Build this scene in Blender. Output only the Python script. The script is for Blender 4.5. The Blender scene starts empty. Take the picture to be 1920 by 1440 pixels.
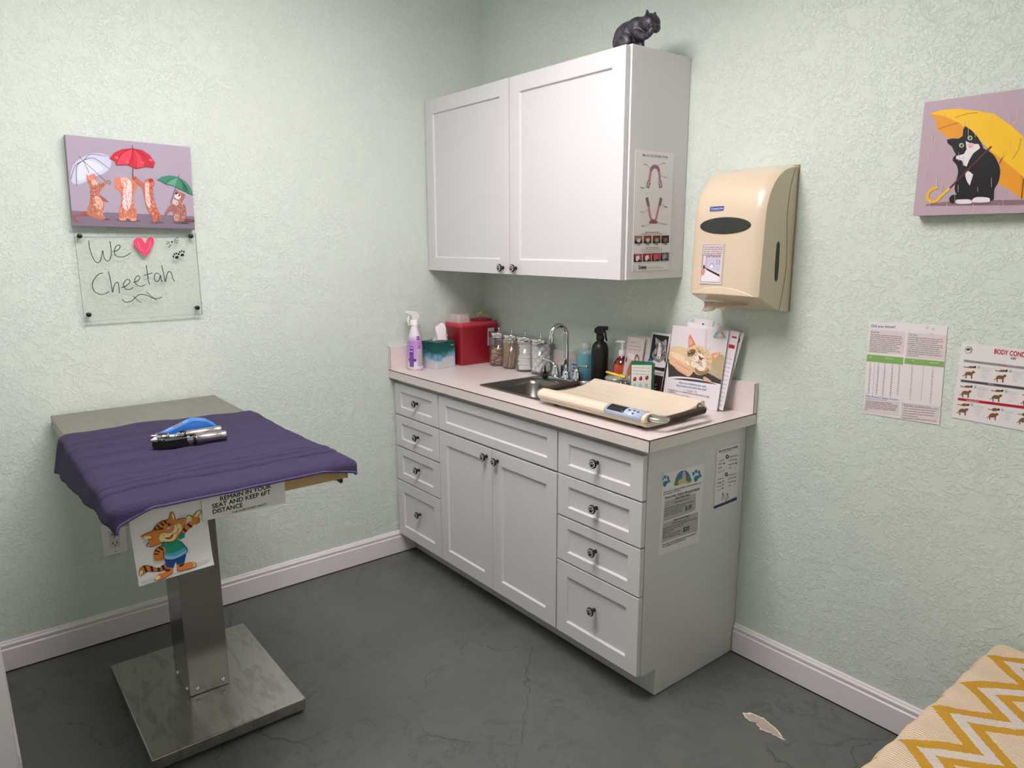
import bpy, bmesh, math, random
from mathutils import Vector, Matrix, noise
R = math.radians
PI = math.pi
random.seed(7)
scene = bpy.context.scene
COL = scene.collection

# ------------------------------------------------------------------ camera, world, exposure
CAM = (2.939, -2.1634, 1.4969)
cam_data = bpy.data.cameras.new('camera')
cam = bpy.data.objects.new('camera', cam_data)
COL.objects.link(cam)
scene.camera = cam
cam_data.sensor_fit = 'HORIZONTAL'
cam_data.sensor_width = 36.0
cam_data.lens = 36.0 * 1347.74 / 1920.0
cam_data.clip_start = 0.02
_a, _b, _c = R(-11.2057), R(0.1622), R(51.435)
_Rz = Matrix(((math.cos(_c), -math.sin(_c), 0), (math.sin(_c), math.cos(_c), 0), (0, 0, 1)))
_Rx = Matrix(((1, 0, 0), (0, math.cos(_a), -math.sin(_a)), (0, math.sin(_a), math.cos(_a))))
_Ry = Matrix(((math.cos(_b), 0, math.sin(_b)), (0, 1, 0), (-math.sin(_b), 0, math.cos(_b))))
_M = _Rz @ _Rx @ _Ry
right, fwd, up = _M.col[0], _M.col[1], _M.col[2]
cam.matrix_world = Matrix((
    (right[0], up[0], -fwd[0], CAM[0]),
    (right[1], up[1], -fwd[1], CAM[1]),
    (right[2], up[2], -fwd[2], CAM[2]),
    (0, 0, 0, 1)))

world = bpy.data.worlds.new('world')
scene.world = world
world.use_nodes = True
world.node_tree.nodes['Background'].inputs[0].default_value = (0.93, 0.95, 1.0, 1)
world.node_tree.nodes['Background'].inputs[1].default_value = 0.1

scene.view_settings.view_transform = 'Standard'
scene.view_settings.look = 'None'
scene.view_settings.gamma = 1
scene.view_settings.use_curve_mapping = False
scene.view_settings.exposure = 0.22
scene.cycles.use_denoising = True
scene.cycles.max_bounces = 10
scene.cycles.diffuse_bounces = 6
scene.cycles.transparent_max_bounces = 24
scene.cycles.sample_clamp_indirect = 6
LAMP_STRENGTH = 19
CEIL = 2.62

# ------------------------------------------------------------------ materials
def srgb(r, g, b):
    f = lambda c: (c / 255 / 12.92) if c / 255 <= 0.04045 else ((c / 255 + 0.055) / 1.055) ** 2.4
    return (f(r), f(g), f(b), 1)

_mats = {}
def mat(name, col=(200, 200, 200), rough=0.5, metal=0.0, bump=0.0, bscale=60, vary=0.03, vscale=12, sheen=0.0, coat=0.0, spec=0.5, emit=0.0):
    if name in _mats:
        return _mats[name]
    m = bpy.data.materials.new(name)
    m.use_nodes = True
    nt = m.node_tree
    b = nt.nodes['Principled BSDF']
    c = srgb(*col)
    b.inputs['Roughness'].default_value = rough
    b.inputs['Metallic'].default_value = metal
    b.inputs['Specular IOR Level'].default_value = spec
    if sheen:
        b.inputs['Sheen Weight'].default_value = sheen
        b.inputs['Sheen Roughness'].default_value = 0.6
    if coat:
        b.inputs['Coat Weight'].default_value = coat
        b.inputs['Coat Roughness'].default_value = 0.08
    tc = nt.nodes.new('ShaderNodeTexCoord')
    nz = nt.nodes.new('ShaderNodeTexNoise')
    nz.inputs['Scale'].default_value = vscale
    nz.inputs['Detail'].default_value = 3
    nt.links.new(tc.outputs['Object'], nz.inputs['Vector'])
    mx = nt.nodes.new('ShaderNodeMix')
    mx.data_type = 'RGBA'
    mx.inputs['A'].default_value = tuple(x * (1 - vary) for x in c[:3]) + (1,)
    mx.inputs['B'].default_value = tuple(min(1, x * (1 + vary)) for x in c[:3]) + (1,)
    nt.links.new(nz.outputs['Fac'], mx.inputs['Factor'])
    nt.links.new(mx.outputs['Result'], b.inputs['Base Color'])
    if bump:
        n2 = nt.nodes.new('ShaderNodeTexNoise')
        n2.inputs['Scale'].default_value = bscale
        n2.inputs['Detail'].default_value = 4
        nt.links.new(tc.outputs['Object'], n2.inputs['Vector'])
        bp = nt.nodes.new('ShaderNodeBump')
        bp.inputs['Strength'].default_value = bump
        bp.inputs['Distance'].default_value = 0.002
        nt.links.new(n2.outputs['Fac'], bp.inputs['Height'])
        nt.links.new(bp.outputs['Normal'], b.inputs['Normal'])
    if emit:
        b.inputs['Emission Color'].default_value = c
        b.inputs['Emission Strength'].default_value = emit
    _mats[name] = m
    return m

def ink(col):
    """printed colour; alike colours share one material"""
    return mat('print_%02x%02x%02x' % tuple(col), col, rough=0.45, vary=0.015, spec=0.3)

def clear(name, tint=(255, 255, 255), alpha=0.12, rough=0.03):
    """thin clear glass or plastic: see-through with a fresnel sheen and a little tint"""
    if name in _mats:
        return _mats[name]
    m = bpy.data.materials.new(name)
    m.use_nodes = True
    nt = m.node_tree
    nt.nodes.clear()
    out = nt.nodes.new('ShaderNodeOutputMaterial')
    tr = nt.nodes.new('ShaderNodeBsdfTransparent')
    tr.inputs[0].default_value = srgb(*tint)
    gl = nt.nodes.new('ShaderNodeBsdfGlossy')
    gl.inputs['Roughness'].default_value = rough
    df = nt.nodes.new('ShaderNodeBsdfDiffuse')
    df.inputs[0].default_value = srgb(*tint)
    lf = nt.nodes.new('ShaderNodeLayerWeight')
    lf.inputs['Blend'].default_value = 0.5
    pw = nt.nodes.new('ShaderNodeMath'); pw.operation = 'POWER'; pw.inputs[1].default_value = 4.0
    nt.links.new(lf.outputs['Facing'], pw.inputs[0])
    lw = nt.nodes.new('ShaderNodeMath'); lw.operation = 'MULTIPLY_ADD'; lw.inputs[1].default_value = 0.8; lw.inputs[2].default_value = 0.04
    nt.links.new(pw.outputs[0], lw.inputs[0])
    m1 = nt.nodes.new('ShaderNodeMixShader')
    m2 = nt.nodes.new('ShaderNodeMixShader')
    m1.inputs[0].default_value = alpha
    nt.links.new(tr.outputs[0], m1.inputs[1]); nt.links.new(df.outputs[0], m1.inputs[2])
    nt.links.new(lw.outputs[0], m2.inputs[0])
    nt.links.new(m1.outputs[0], m2.inputs[1]); nt.links.new(gl.outputs[0], m2.inputs[2])
    nt.links.new(m2.outputs[0], out.inputs[0])
    _mats[name] = m
    return m

class NT:
    """small helper for hand-written node materials"""
    def __init__(self, name, rough=0.5, metal=0.0):
        self.m = bpy.data.materials.new(name); self.m.use_nodes = True
        self.nt = self.m.node_tree; self.b = self.nt.nodes['Principled BSDF']
        self.b.inputs['Roughness'].default_value = rough
        self.b.inputs['Metallic'].default_value = metal
        self.tc = self.nt.nodes.new('ShaderNodeTexCoord').outputs['Object']
        _mats[name] = self.m
    def node(self, t, **kw):
        n = self.nt.nodes.new('ShaderNode' + t)
        for k, v in kw.items():
            if k.startswith('_'): setattr(n, k[1:], v)
            else: n.inputs[k.replace('0', ' ')].default_value = v
        return n
    def link(self, a, b): self.nt.links.new(a, b)
    def noise(self, scale, detail=4, rough=0.5, dist=0.0, vec=None):
        n = self.node('TexNoise', Scale=scale, Detail=detail, Roughness=rough, Distortion=dist)
        self.link(vec or self.tc, n.inputs['Vector']); return n.outputs['Fac']
    def ramp(self, fac, stops):
        n = self.nt.nodes.new('ShaderNodeValToRGB')
        el = n.color_ramp.elements
        while len(el) < len(stops): el.new(0.5)
        for e, (p, c) in zip(el, stops):
            e.position = p; e.color = c if len(c) == 4 else tuple(c) + (1,)
        self.link(fac, n.inputs[0]); return n.outputs[0]
    def mix(self, fac, a, b, mode='MIX'):
        n = self.nt.nodes.new('ShaderNodeMix'); n.data_type = 'RGBA'; n.blend_type = mode
        for s, v in (('Factor', fac), ('A', a), ('B', b)):
            if hasattr(v, 'links'): self.link(v, n.inputs[s])
            else: n.inputs[s].default_value = v
        return n.outputs['Result']
    def math(self, op, a, b=0.0):
        n = self.nt.nodes.new('ShaderNodeMath'); n.operation = op
        for i, v in enumerate((a, b)):
            if hasattr(v, 'links'): self.link(v, n.inputs[i])
            else: n.inputs[i].default_value = v
        return n.outputs[0]
    def mapping(self, scale=(1, 1, 1), rot=(0, 0, 0)):
        n = self.nt.nodes.new('ShaderNodeMapping')
        n.inputs['Scale'].default_value = scale; n.inputs['Rotation'].default_value = rot
        self.link(self.tc, n.inputs['Vector']); return n.outputs[0]
    def color(self, s): self.link(s, self.b.inputs['Base Color'])
    def bump(self, h, strength=0.3, dist=0.002, prev=None):
        n = self.nt.nodes.new('ShaderNodeBump')
        n.inputs['Strength'].default_value = strength; n.inputs['Distance'].default_value = dist
        self.link(h, n.inputs['Height'])
        if prev: self.link(prev, n.inputs['Normal'])
        self.link(n.outputs[0], self.b.inputs['Normal']); return n.outputs[0]

def wall_material():
    t = NT('mint_knockdown_plaster', 0.55)
    w = t.node('VectorMath', _operation='MULTIPLY_ADD')
    nn = t.node('TexNoise', Scale=34.0, Detail=2.0); t.link(t.tc, nn.inputs['Vector'])
    t.link(nn.outputs['Color'], w.inputs[0]); w.inputs[1].default_value = (0.03, 0.03, 0.03); t.link(t.tc, w.inputs[2])
    n1 = t.noise(95, 4, 0.55, 0.25, w.outputs[0])
    plate = t.ramp(n1, [(0.46, (0, 0, 0)), (0.53, (1, 1, 1))])
    n2 = t.noise(24, 3, 0.5, 0.6, w.outputs[0])
    patch = t.ramp(n2, [(0.36, (0, 0, 0)), (0.54, (1, 1, 1))])
    h = t.math('ADD', t.math('MULTIPLY', plate, patch), t.math('MULTIPLY', t.noise(120, 2), 0.25))
    t.bump(h, 0.54, 0.0029)
    v = t.noise(1.4, 2)
    c = t.mix(v, srgb(203, 215, 205), srgb(208, 219, 210))
    t.color(t.mix(t.math('MULTIPLY', t.math('MULTIPLY', plate, patch), 0.25), c, srgb(216, 225, 217)))
    t.b.inputs['Specular IOR Level'].default_value = 0.35
    return t.m
WALL = wall_material()

def floor_material():
    t = NT('stained_concrete', 0.42)
    big = t.noise(1.6, 5, 0.6, 0.8)
    mid = t.noise(7, 8, 0.7, 1.6)
    fine = t.noise(70, 4, 0.6)
    c = t.mix(t.ramp(big, [(0.3, (0, 0, 0)), (0.7, (1, 1, 1))]), srgb(82, 85, 81), srgb(101, 103, 98))
    c = t.mix(t.ramp(mid, [(0.50, (0, 0, 0)), (0.58, (1, 1, 1)), ]), c, srgb(90, 95, 90))
    scr = t.ramp(t.noise(5.5, 10, 0.78, 2.4), [(0.545, (0, 0, 0)), (0.575, (1, 1, 1)), (0.62, (0, 0, 0))])
    msk = t.ramp(t.noise(1.9, 2), [(0.45, (0, 0, 0)), (0.6, (1, 1, 1))])
    c = t.mix(t.math('MULTIPLY', t.math('MULTIPLY', scr, msk), 0.55), c, srgb(52, 56, 54))
    # hairline cracks
    wv = t.node('VectorMath', _operation='MULTIPLY_ADD')
    nn = t.node('TexNoise', Scale=5.0, Detail=5.0); t.link(t.tc, nn.inputs['Vector'])
    t.link(nn.outputs['Color'], wv.inputs[0]); wv.inputs[1].default_value = (0.28, 0.28, 0.0); t.link(t.tc, wv.inputs[2])
    vo = t.node('TexVoronoi', _feature='DISTANCE_TO_EDGE', Scale=2.1)
    t.link(wv.outputs[0], vo.inputs['Vector'])
    cr = t.ramp(vo.outputs['Distance'], [(0.0, (1, 1, 1)), (0.006, (0, 0, 0))])
    cm = t.ramp(t.noise(1.3, 2, 0.5, 0.0), [(0.50, (0, 0, 0)), (0.56, (1, 1, 1))])
    cr = t.math('MULTIPLY', cr, cm)
    c = t.mix(t.math('MULTIPLY', cr, 0.7), c, srgb(38, 42, 40))
    c = t.mix(t.math('MULTIPLY', fine, 0.25), c, srgb(78, 83, 79))
    t.color(c)
    t.link(t.ramp(mid, [(0.4, (0.38, 0.38, 0.38)), (0.7, (0.55, 0.55, 0.55))]), t.b.inputs['Roughness'])
    h = t.math('SUBTRACT', t.math('MULTIPLY', mid, 0.5), cr)
    t.bump(h, 0.35, 0.002)
    return t.m

def steel_material(name, col, rough, sc, blotch=0.0):
    t = NT(name, rough, 1.0)
    n = t.noise(60, 2, 0.5, 0.0, t.mapping(sc))
    c = t.mix(n, tuple(x * 0.93 for x in srgb(*col)[:3]) + (1,), srgb(*col))
    if blotch:
        w = t.ramp(t.noise(22, 3, 0.5, 0.6, t.mapping((0.45, 1.6, 1))), [(0.50, (0, 0, 0)), (0.62, (1, 1, 1))])
        c = t.mix(t.math('MULTIPLY', w, blotch), c, srgb(112, 108, 98))
    t.color(c)
    t.link(t.ramp(n, [(0.3, (rough * 0.92,) * 3), (0.7, (rough * 1.1,) * 3)]), t.b.inputs['Roughness'])
    t.b.inputs['Anisotropic'].default_value = 0.4
    return t.m
STEEL = steel_material('brushed_steel', (204, 198, 195), 0.24, (1, 12, 1), 0.28)
STEEL_V = steel_material('brushed_steel_upright', (170, 164, 160), 0.24, (14, 14, 0.5))
STEEL_TOP = steel_material('worn_steel_top', (172, 166, 158), 0.40, (2, 9, 1), 0.15)

def laminate_material():
    t = NT('speckled_laminate', 0.32)
    base = srgb(224, 213, 210)
    v = t.node('TexVoronoi', Scale=170.0); t.link(t.tc, v.inputs['Vector'])
    sp = t.ramp(v.outputs['Distance'], [(0.10, (1, 1, 1)), (0.2, (0, 0, 0))])
    pick = t.ramp(t.noise(90, 1), [(0.52, (0, 0, 0)), (0.6, (1, 1, 1))])
    c = t.mix(t.noise(180, 2), base, srgb(214, 203, 199))
    c = t.mix(t.math('MULTIPLY', t.math('MULTIPLY', sp, pick), 0.8), c, srgb(132, 108, 100))
    t.color(c)
    return t.m
LAM = laminate_material()
WHITE = mat('white_cabinet_paint', (209, 207, 209), 0.38, vary=0.01)
TRIM = mat('white_trim_paint', (226, 219, 221), 0.35, vary=0.02, bump=0.05)
BLACK = mat('black_metal', (14, 14, 15), 0.35, vary=0.1)
BLKPL = mat('black_plastic', (10, 10, 12), 0.4, vary=0.1)
CHROME = mat('chrome', (225, 225, 228), 0.06, metal=1.0, vary=0.02)
GLASS = clear('jar_glass', (253, 254, 254), 0.03)
PAPER = mat('white_paper', (226, 220, 222), 0.5, vary=0.01)

# ------------------------------------------------------------------ mesh helpers
class MB:
    """collects faces in several materials and links them as ONE mesh object"""
    def __init__(self):
        self.v = []; self.f = []; self.fm = []; self.fs = []; self.mats = []
    def mi(self, m):
        if m not in self.mats: self.mats.append(m)
        return self.mats.index(m)
    def add(self, vs, fs, m, smooth=False):
        o = len(self.v); k = self.mi(m)
        self.v += [tuple(x) for x in vs]
        for f in fs:
            self.f.append(tuple(i + o for i in f)); self.fm.append(k); self.fs.append(smooth)
        return o
    def box(self, a, b, m, rz=0, piv=None):
        x0, y0, z0 = a; x1, y1, z1 = b
        vs = [(x0, y0, z0), (x1, y0, z0), (x1, y1, z0), (x0, y1, z0), (x0, y0, z1), (x1, y0, z1), (x1, y1, z1), (x0, y1, z1)]
        if rz:
            px, py = piv or ((x0 + x1) / 2, (y0 + y1) / 2)
            c, s = math.cos(rz), math.sin(rz)
            vs = [(px + (x - px) * c - (y - py) * s, py + (x - px) * s + (y - py) * c, z) for x, y, z in vs]
        self.add(vs, [(0, 3, 2, 1), (4, 5, 6, 7), (0, 1, 5, 4), (1, 2, 6, 5), (2, 3, 7, 6), (3, 0, 4, 7)], m)
    def lathe(self, prof, m, c=(0, 0, 0), n=28, sx=1.0, sy=1.0, smooth=True, rot=None, capb=True, capt=True):
        vs = []; fs = []
        for r, z in prof:
            for i in range(n):
                a = 2 * PI * i / n
                p = Vector((r * sx * math.cos(a), r * sy * math.sin(a), z))
                if rot: p = rot @ p
                vs.append((p.x + c[0], p.y + c[1], p.z + c[2]))
        for j in range(len(prof) - 1):
            for i in range(n):
                k = (i + 1) % n
                fs.append((j * n + i, j * n + k, (j + 1) * n + k, (j + 1) * n + i))
        if capb: fs.append(tuple(range(n - 1, -1, -1)))
        if capt: fs.append(tuple((len(prof) - 1) * n + i for i in range(n)))
        self.add(vs, fs, m, smooth)
    def tube(self, path, rad, m, n=12, smooth=True, flat=None):
        path = [Vector(p) for p in path]
        rs = rad if isinstance(rad, (list, tuple)) else [rad] * len(path)
        vs = []; fs = []
        t0 = (path[1] - path[0]).normalized()
        up_ = Vector((0, 0, 1)) if abs(t0.z) < 0.9 else Vector((1, 0, 0))
        nx = t0.cross(up_).normalized()
        for j, p in enumerate(path):
            if j == 0: t = path[1] - path[0]
            elif j == len(path) - 1: t = path[-1] - path[-2]
            else: t = path[j + 1] - path[j - 1]
            t.normalize()
            nx = (nx - t * nx.dot(t)).normalized()
            ny = t.cross(nx)
            for i in range(n):
                a = 2 * PI * i / n
                q = p + nx * rs[j] * math.cos(a) + ny * rs[j] * math.sin(a) * (flat or 1)
                vs.append(tuple(q))
        for j in range(len(path) - 1):
            for i in range(n):
                k = (i + 1) % n
                fs.append((j * n + i, j * n + k, (j + 1) * n + k, (j + 1) * n + i))
        fs.append(tuple(range(n - 1, -1, -1)))
        fs.append(tuple((len(path) - 1) * n + i for i in range(n)))
        self.add(vs, fs, m, smooth)
    def prism(self, pts, axis, a, b, m, smooth=False):
        """polygon (two other axes in order) extruded along axis from a to b"""
        def P(u, v, w):
            return (w, u, v) if axis == 0 else ((u, w, v) if axis == 1 else (u, v, w))
        n = len(pts)
        vs = [P(u, v, a) for u, v in pts] + [P(u, v, b) for u, v in pts]
        fs = [tuple(range(n)), tuple(range(2 * n - 1, n - 1, -1))]
        o = self.add(vs, fs, m)
        sf = [(i, n + i, n + (i + 1) % n, (i + 1) % n) for i in range(n)]
        k = self.mi(m)
        for f in sf:
            self.f.append(tuple(i + o for i in f)); self.fm.append(k); self.fs.append(smooth)
    def ball(self, c, r, m, n=16, rot=None):
        rx, ry, rz = r if isinstance(r, (tuple, list)) else (r, r, r)
        vs = []; fs = []; k = n // 2
        for j in range(1, k):
            ph = PI * j / k
            for i in range(n):
                a = 2 * PI * i / n
                vs.append(Vector((rx * math.sin(ph) * math.cos(a), ry * math.sin(ph) * math.sin(a), rz * math.cos(ph))))
        vs += [Vector((0, 0, rz)), Vector((0, 0, -rz))]
        if rot: vs = [rot @ v for v in vs]
        vs = [(v.x + c[0], v.y + c[1], v.z + c[2]) for v in vs]
        for j in range(k - 2):
            for i in range(n):
                q = (i + 1) % n
                fs.append((j * n + i, (j + 1) * n + i, (j + 1) * n + q, j * n + q))
        T = (k - 1) * n; B = T + 1
        for i in range(n):
            q = (i + 1) % n
            fs.append((T, i, q)); fs.append((B, (k - 2) * n + q, (k - 2) * n + i))
        self.add(vs, fs, m, True)
    def grid(self, nu, nv, fn, m, smooth=True):
        vs = [fn(i / nu, j / nv) for j in range(nv + 1) for i in range(nu + 1)]
        fs = [(j * (nu + 1) + i, j * (nu + 1) + i + 1, (j + 1) * (nu + 1) + i + 1, (j + 1) * (nu + 1) + i) for j in range(nv) for i in range(nu)]
        self.add(vs, fs, m, smooth)
    def build(self, name, parent=None, loc=None, bevel=0.0, seg=2, matrix=None, fix=True):
        me = bpy.data.meshes.new(name)
        org = Vector(loc) if loc else Vector((0, 0, 0))
        vs = [tuple(Vector(v) - org) for v in self.v]
        me.from_pydata(vs, [], self.f)
        for m in self.mats: me.materials.append(m)
        me.polygons.foreach_set('material_index', self.fm)
        me.polygons.foreach_set('use_smooth', self.fs)
        if fix:
            bm = bmesh.new(); bm.from_mesh(me)
            bmesh.ops.recalc_face_normals(bm, faces=bm.faces)
            bm.to_mesh(me); bm.free()
        me.update()
        o = bpy.data.objects.new(name, me)
        COL.objects.link(o)
        if matrix is not None: o.matrix_world = matrix
        else: o.location = org
        if parent:
            o.parent = parent
            o.matrix_parent_inverse = wm(parent).inverted()
        if bevel:
            b = o.modifiers.new('bevel', 'BEVEL'); b.width = bevel; b.segments = seg; b.limit_method = 'ANGLE'; b.angle_limit = R(40)
            b.harden_normals = False
        return o

def wm(o):
    m = o.matrix_basis.copy()
    if o.parent: m = wm(o.parent) @ o.matrix_parent_inverse @ m
    return m

def tag(o, label=None, cat=None, group=None, kind=None):
    if label: o['label'] = label
    if cat: o['category'] = cat
    if group: o['group'] = group
    if kind: o['kind'] = kind
    return o

def thing(name, label, cat, loc, rz=0, group=None):
    o = bpy.data.objects.new(name, None)
    o.empty_display_size = 0.05
    COL.objects.link(o)
    o.location = loc; o.rotation_euler = (0, 0, rz)
    o.matrix_basis = Matrix.Translation(loc) @ Matrix.Rotation(rz, 4, 'Z')
    return tag(o, label, cat, group)

def frame(c, u, v):
    """matrix with local x along u, y along v, z out"""
    u = Vector(u).normalized(); v = Vector(v); v = (v - u * v.dot(u)).normalized(); n = u.cross(v)
    return Matrix(((u.x, v.x, n.x, c[0]), (u.y, v.y, n.y, c[1]), (u.z, v.z, n.z, c[2]), (0, 0, 0, 1)))

# lettering
_tcache = {}
def text_mesh(s, bold=0.0, res=2):
    k = (s, bold, res)
    if k in _tcache: return _tcache[k]
    cu = bpy.data.curves.new('t', 'FONT'); cu.body = s; cu.resolution_u = res; cu.offset = bold
    o = bpy.data.objects.new('t', cu); COL.objects.link(o)
    me = bpy.data.meshes.new_from_object(o)
    vs = [(v.co.x, v.co.y) for v in me.vertices]; fs = [tuple(p.vertices) for p in me.polygons]
    bpy.data.objects.remove(o); bpy.data.curves.remove(cu); bpy.data.meshes.remove(me)
    _tcache[k] = (vs, fs)
    return _tcache[k]

def solve_h(src, dst):
    """homography src (4 px) -> dst (4 plane points)"""
    A = []; 
    for (x, y), (X, Y) in zip(src, dst):
        A.append([x, y, 1, 0, 0, 0, -X * x, -X * y, X]); A.append([0, 0, 0, x, y, 1, -Y * x, -Y * y, Y])
    n = 8
    for i in range(n):
        p = max(range(i, n), key=lambda r: abs(A[r][i])); A[i], A[p] = A[p], A[i]
        for r in range(n):
            if r != i:
                f = A[r][i] / A[i][i]
                A[r] = [a - f * b for a, b in zip(A[r], A[i])]
    return [A[i][8] / A[i][i] for i in range(n)]

def smooth_pts(pts, closed=True, k=4):
    out = []; n = len(pts)
    rng = range(n) if closed else range(n - 1)
    for i in rng:
        if closed: p0, p1, p2, p3 = pts[i - 1], pts[i], pts[(i + 1) % n], pts[(i + 2) % n]
        else: p0, p1, p2, p3 = pts[max(i - 1, 0)], pts[i], pts[i + 1], pts[min(i + 2, n - 1)]
        for j in range(k):
            t = j / k
            out.append(tuple(0.5 * (2 * b + (c - a) * t + (2 * a - 5 * b + 4 * c - d) * t * t + (3 * b - a - 3 * c + d) * t ** 3) for a, b, c, d in zip(p0, p1, p2, p3)))
    if not closed: out.append(pts[-1])
    return out

class Art:
    """printed flat artwork on a sheet; figures are given on a drawing grid whose four sheet corners are quad (TL TR BR BL)"""
    def __init__(self, w, h, quad, thick=0.0006, base=None, edge=None):
        self.w, self.h = w, h; self.mb = MB(); self.lv = 0; self.base = base
        self.H = solve_h(quad, [(-w / 2, h / 2), (w / 2, h / 2), (w / 2, -h / 2), (-w / 2, -h / 2)])
        if base: 
            if edge:
                self.mb.box((-w / 2, -h / 2, -thick), (w / 2, h / 2, -0.0004), edge)
                self.mb.box((-w / 2 + 1e-4, -h / 2 + 1e-4, -0.0004), (w / 2 - 1e-4, h / 2 - 1e-4, 0), base)
            else: self.mb.box((-w / 2, -h / 2, -thick), (w / 2, h / 2, 0), base)
        self.clip = (-w / 2, w / 2, -h / 2, h / 2)
    def P(self, p):
        h = self.H; x, y = p; d = h[6] * x + h[7] * y + 1
        X, Y = (h[0] * x + h[1] * y + h[2]) / d, (h[3] * x + h[4] * y + h[5]) / d
        a, b, c, e = self.clip
        return (min(max(X, a), b), min(max(Y, c), e))
    def up(self, n=1): self.lv += n
    def z(self): return 0.00012 + self.lv * 0.00004
    def poly(self, pts, col, sm=False, k=4):
        if sm: pts = smooth_pts(pts, True, k)
        q = [self.P(p) for p in pts]; z = self.z()
        # drop repeats
        r = [q[0]]
        for a in q[1:]:
            if abs(a[0] - r[-1][0]) + abs(a[1] - r[-1][1]) > 1e-6: r.append(a)
        if len(r) > 2:
            bm = bmesh.new()
            vs = [bm.verts.new((x, y, z)) for x, y in r]
            try:
                f = bm.faces.new(vs); f.normal_update()
                if f.normal.z < 0: f.normal_flip()
                bmesh.ops.triangulate(bm, faces=[f])
                bm.verts.index_update()
                self.mb.add([v.co for v in bm.verts], [tuple(v.index for v in f.verts) for f in bm.faces], ink(col) if isinstance(col, tuple) else col)
            except ValueError: pass
            bm.free()
        self.up()
    def line(self, pts, wd, col, sm=False, taper=False):
        if sm: pts = smooth_pts(pts, False, 5)
        q = [Vector(self.P(p)) for p in pts]; z = self.z()
        sc = (Vector(self.P((pts[0][0] + 10, pts[0][1]))) - q[0]).length / 10 or 1e-4
        w0 = wd * sc / 2; vs = []; n = len(q)
        for i, p in enumerate(q):
            t = (q[min(i + 1, n - 1)] - q[max(i - 1, 0)])
            if t.length < 1e-9: t = Vector((1, 0))
            t.normalize(); nn = Vector((-t.y, t.x))
            w = w0 * ((0.35 + 0.65 * math.sin(PI * min(1, max(0, i / (n - 1))))) if taper else 1)
            vs += [(p.x + nn.x * w, p.y + nn.y * w, z), (p.x - nn.x * w, p.y - nn.y * w, z)]
        self.mb.add(vs, [(2 * i, 2 * i + 1, 2 * i + 3, 2 * i + 2) for i in range(n - 1)], ink(col) if isinstance(col, tuple) else col)
        self.up(self.step)
    step = 0.4
    def fur(self, pts, cols, n, ln=26, wd=5, ang=90, spread=25):
        """short painted strokes scattered inside an outline"""
        xs_ = [p[0] for p in pts]; ys_ = [p[1] for p in pts]; k = 0; self.step = 0.06
        while k < n:
            x, y = random.uniform(min(xs_), max(xs_)), random.uniform(min(ys_), max(ys_))
            c = False; j = len(pts) - 1
            for i in range(len(pts)):
                (x1, y1), (x2, y2) = pts[i], pts[j]
                if (y1 > y) != (y2 > y) and x < (x2 - x1) * (y - y1) / (y2 - y1) + x1: c = not c
                j = i
            k += 1
            if not c: continue
            a_ = R(ang + random.uniform(-spread, spread)); h_ = ln * random.uniform(.3, .7)
            self.line([(x - h_ * math.cos(a_), y - h_ * math.sin(a_)), (x, y), (x + h_ * math.cos(a_), y + h_ * math.sin(a_))], wd, random.choice(cols), False, True)
        self.step = 0.4
    def ell(self, c, rx, ry, col, rot=0, n=20):
        cs, sn = math.cos(R(rot)), math.sin(R(rot))
        self.poly([(c[0] + rx * math.cos(a) * cs - ry * math.sin(a) * sn, c[1] + rx * math.cos(a) * sn + ry * math.sin(a) * cs) for a in [2 * PI * i / n for i in range(n)]], col)
    def text(self, s, a, b, col, bold=0.0, hs=1.0, res=None):
        """lettering whose baseline runs from a to b"""
        heavy = bold > .012 and len(s) < 26
        vs, fs = text_mesh(s, 0.0 if heavy else min(bold, .012), res or (4 if len(s) < 26 else 2))
        if not vs: return
        x0 = min(v[0] for v in vs); x1 = max(v[0] for v in vs)
        A, B = Vector(self.P(a)), Vector(self.P(b)); d = B - A; k = d.length / (0.55 * len(s) if s.isdigit() else x1 - x0); d.normalize(); n = Vector((-d.y, d.x))
        w_ = bold * .9
        for sx_, sy_ in (((0, 0), (w_, 0), (-w_, 0), (0, w_), (0, -w_)) if heavy else ((0, 0),)):
            z = self.z()
            self.mb.add([(A.x + d.x * (x - x0 + sx_) * k + n.x * (y + sy_) * k * hs, A.y + d.y * (x - x0 + sx_) * k + n.y * (y + sy_) * k * hs, z) for x, y in vs], fs, ink(col) if isinstance(col, tuple) else col)
            if heavy: self.up(.3)
    def build(self, name, c, u, v, parent=None, label=None, cat=None, **kw):
        if parent is None: c0 = c
        o = self.mb.build(name, parent=parent, matrix=frame(c, u, v), fix=False)
        if label: tag(o, label, cat)
        return o

def crop(x0, y0, s):
    return lambda *pts: [((x - x0) * s, (y - y0) * s) for x, y in pts]

# ------------------------------------------------------------------ the room
XR, YF = 3.06, -2.15
def struct(name, mb, **kw):
    return tag(mb.build(name, **kw), kind='structure')

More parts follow.
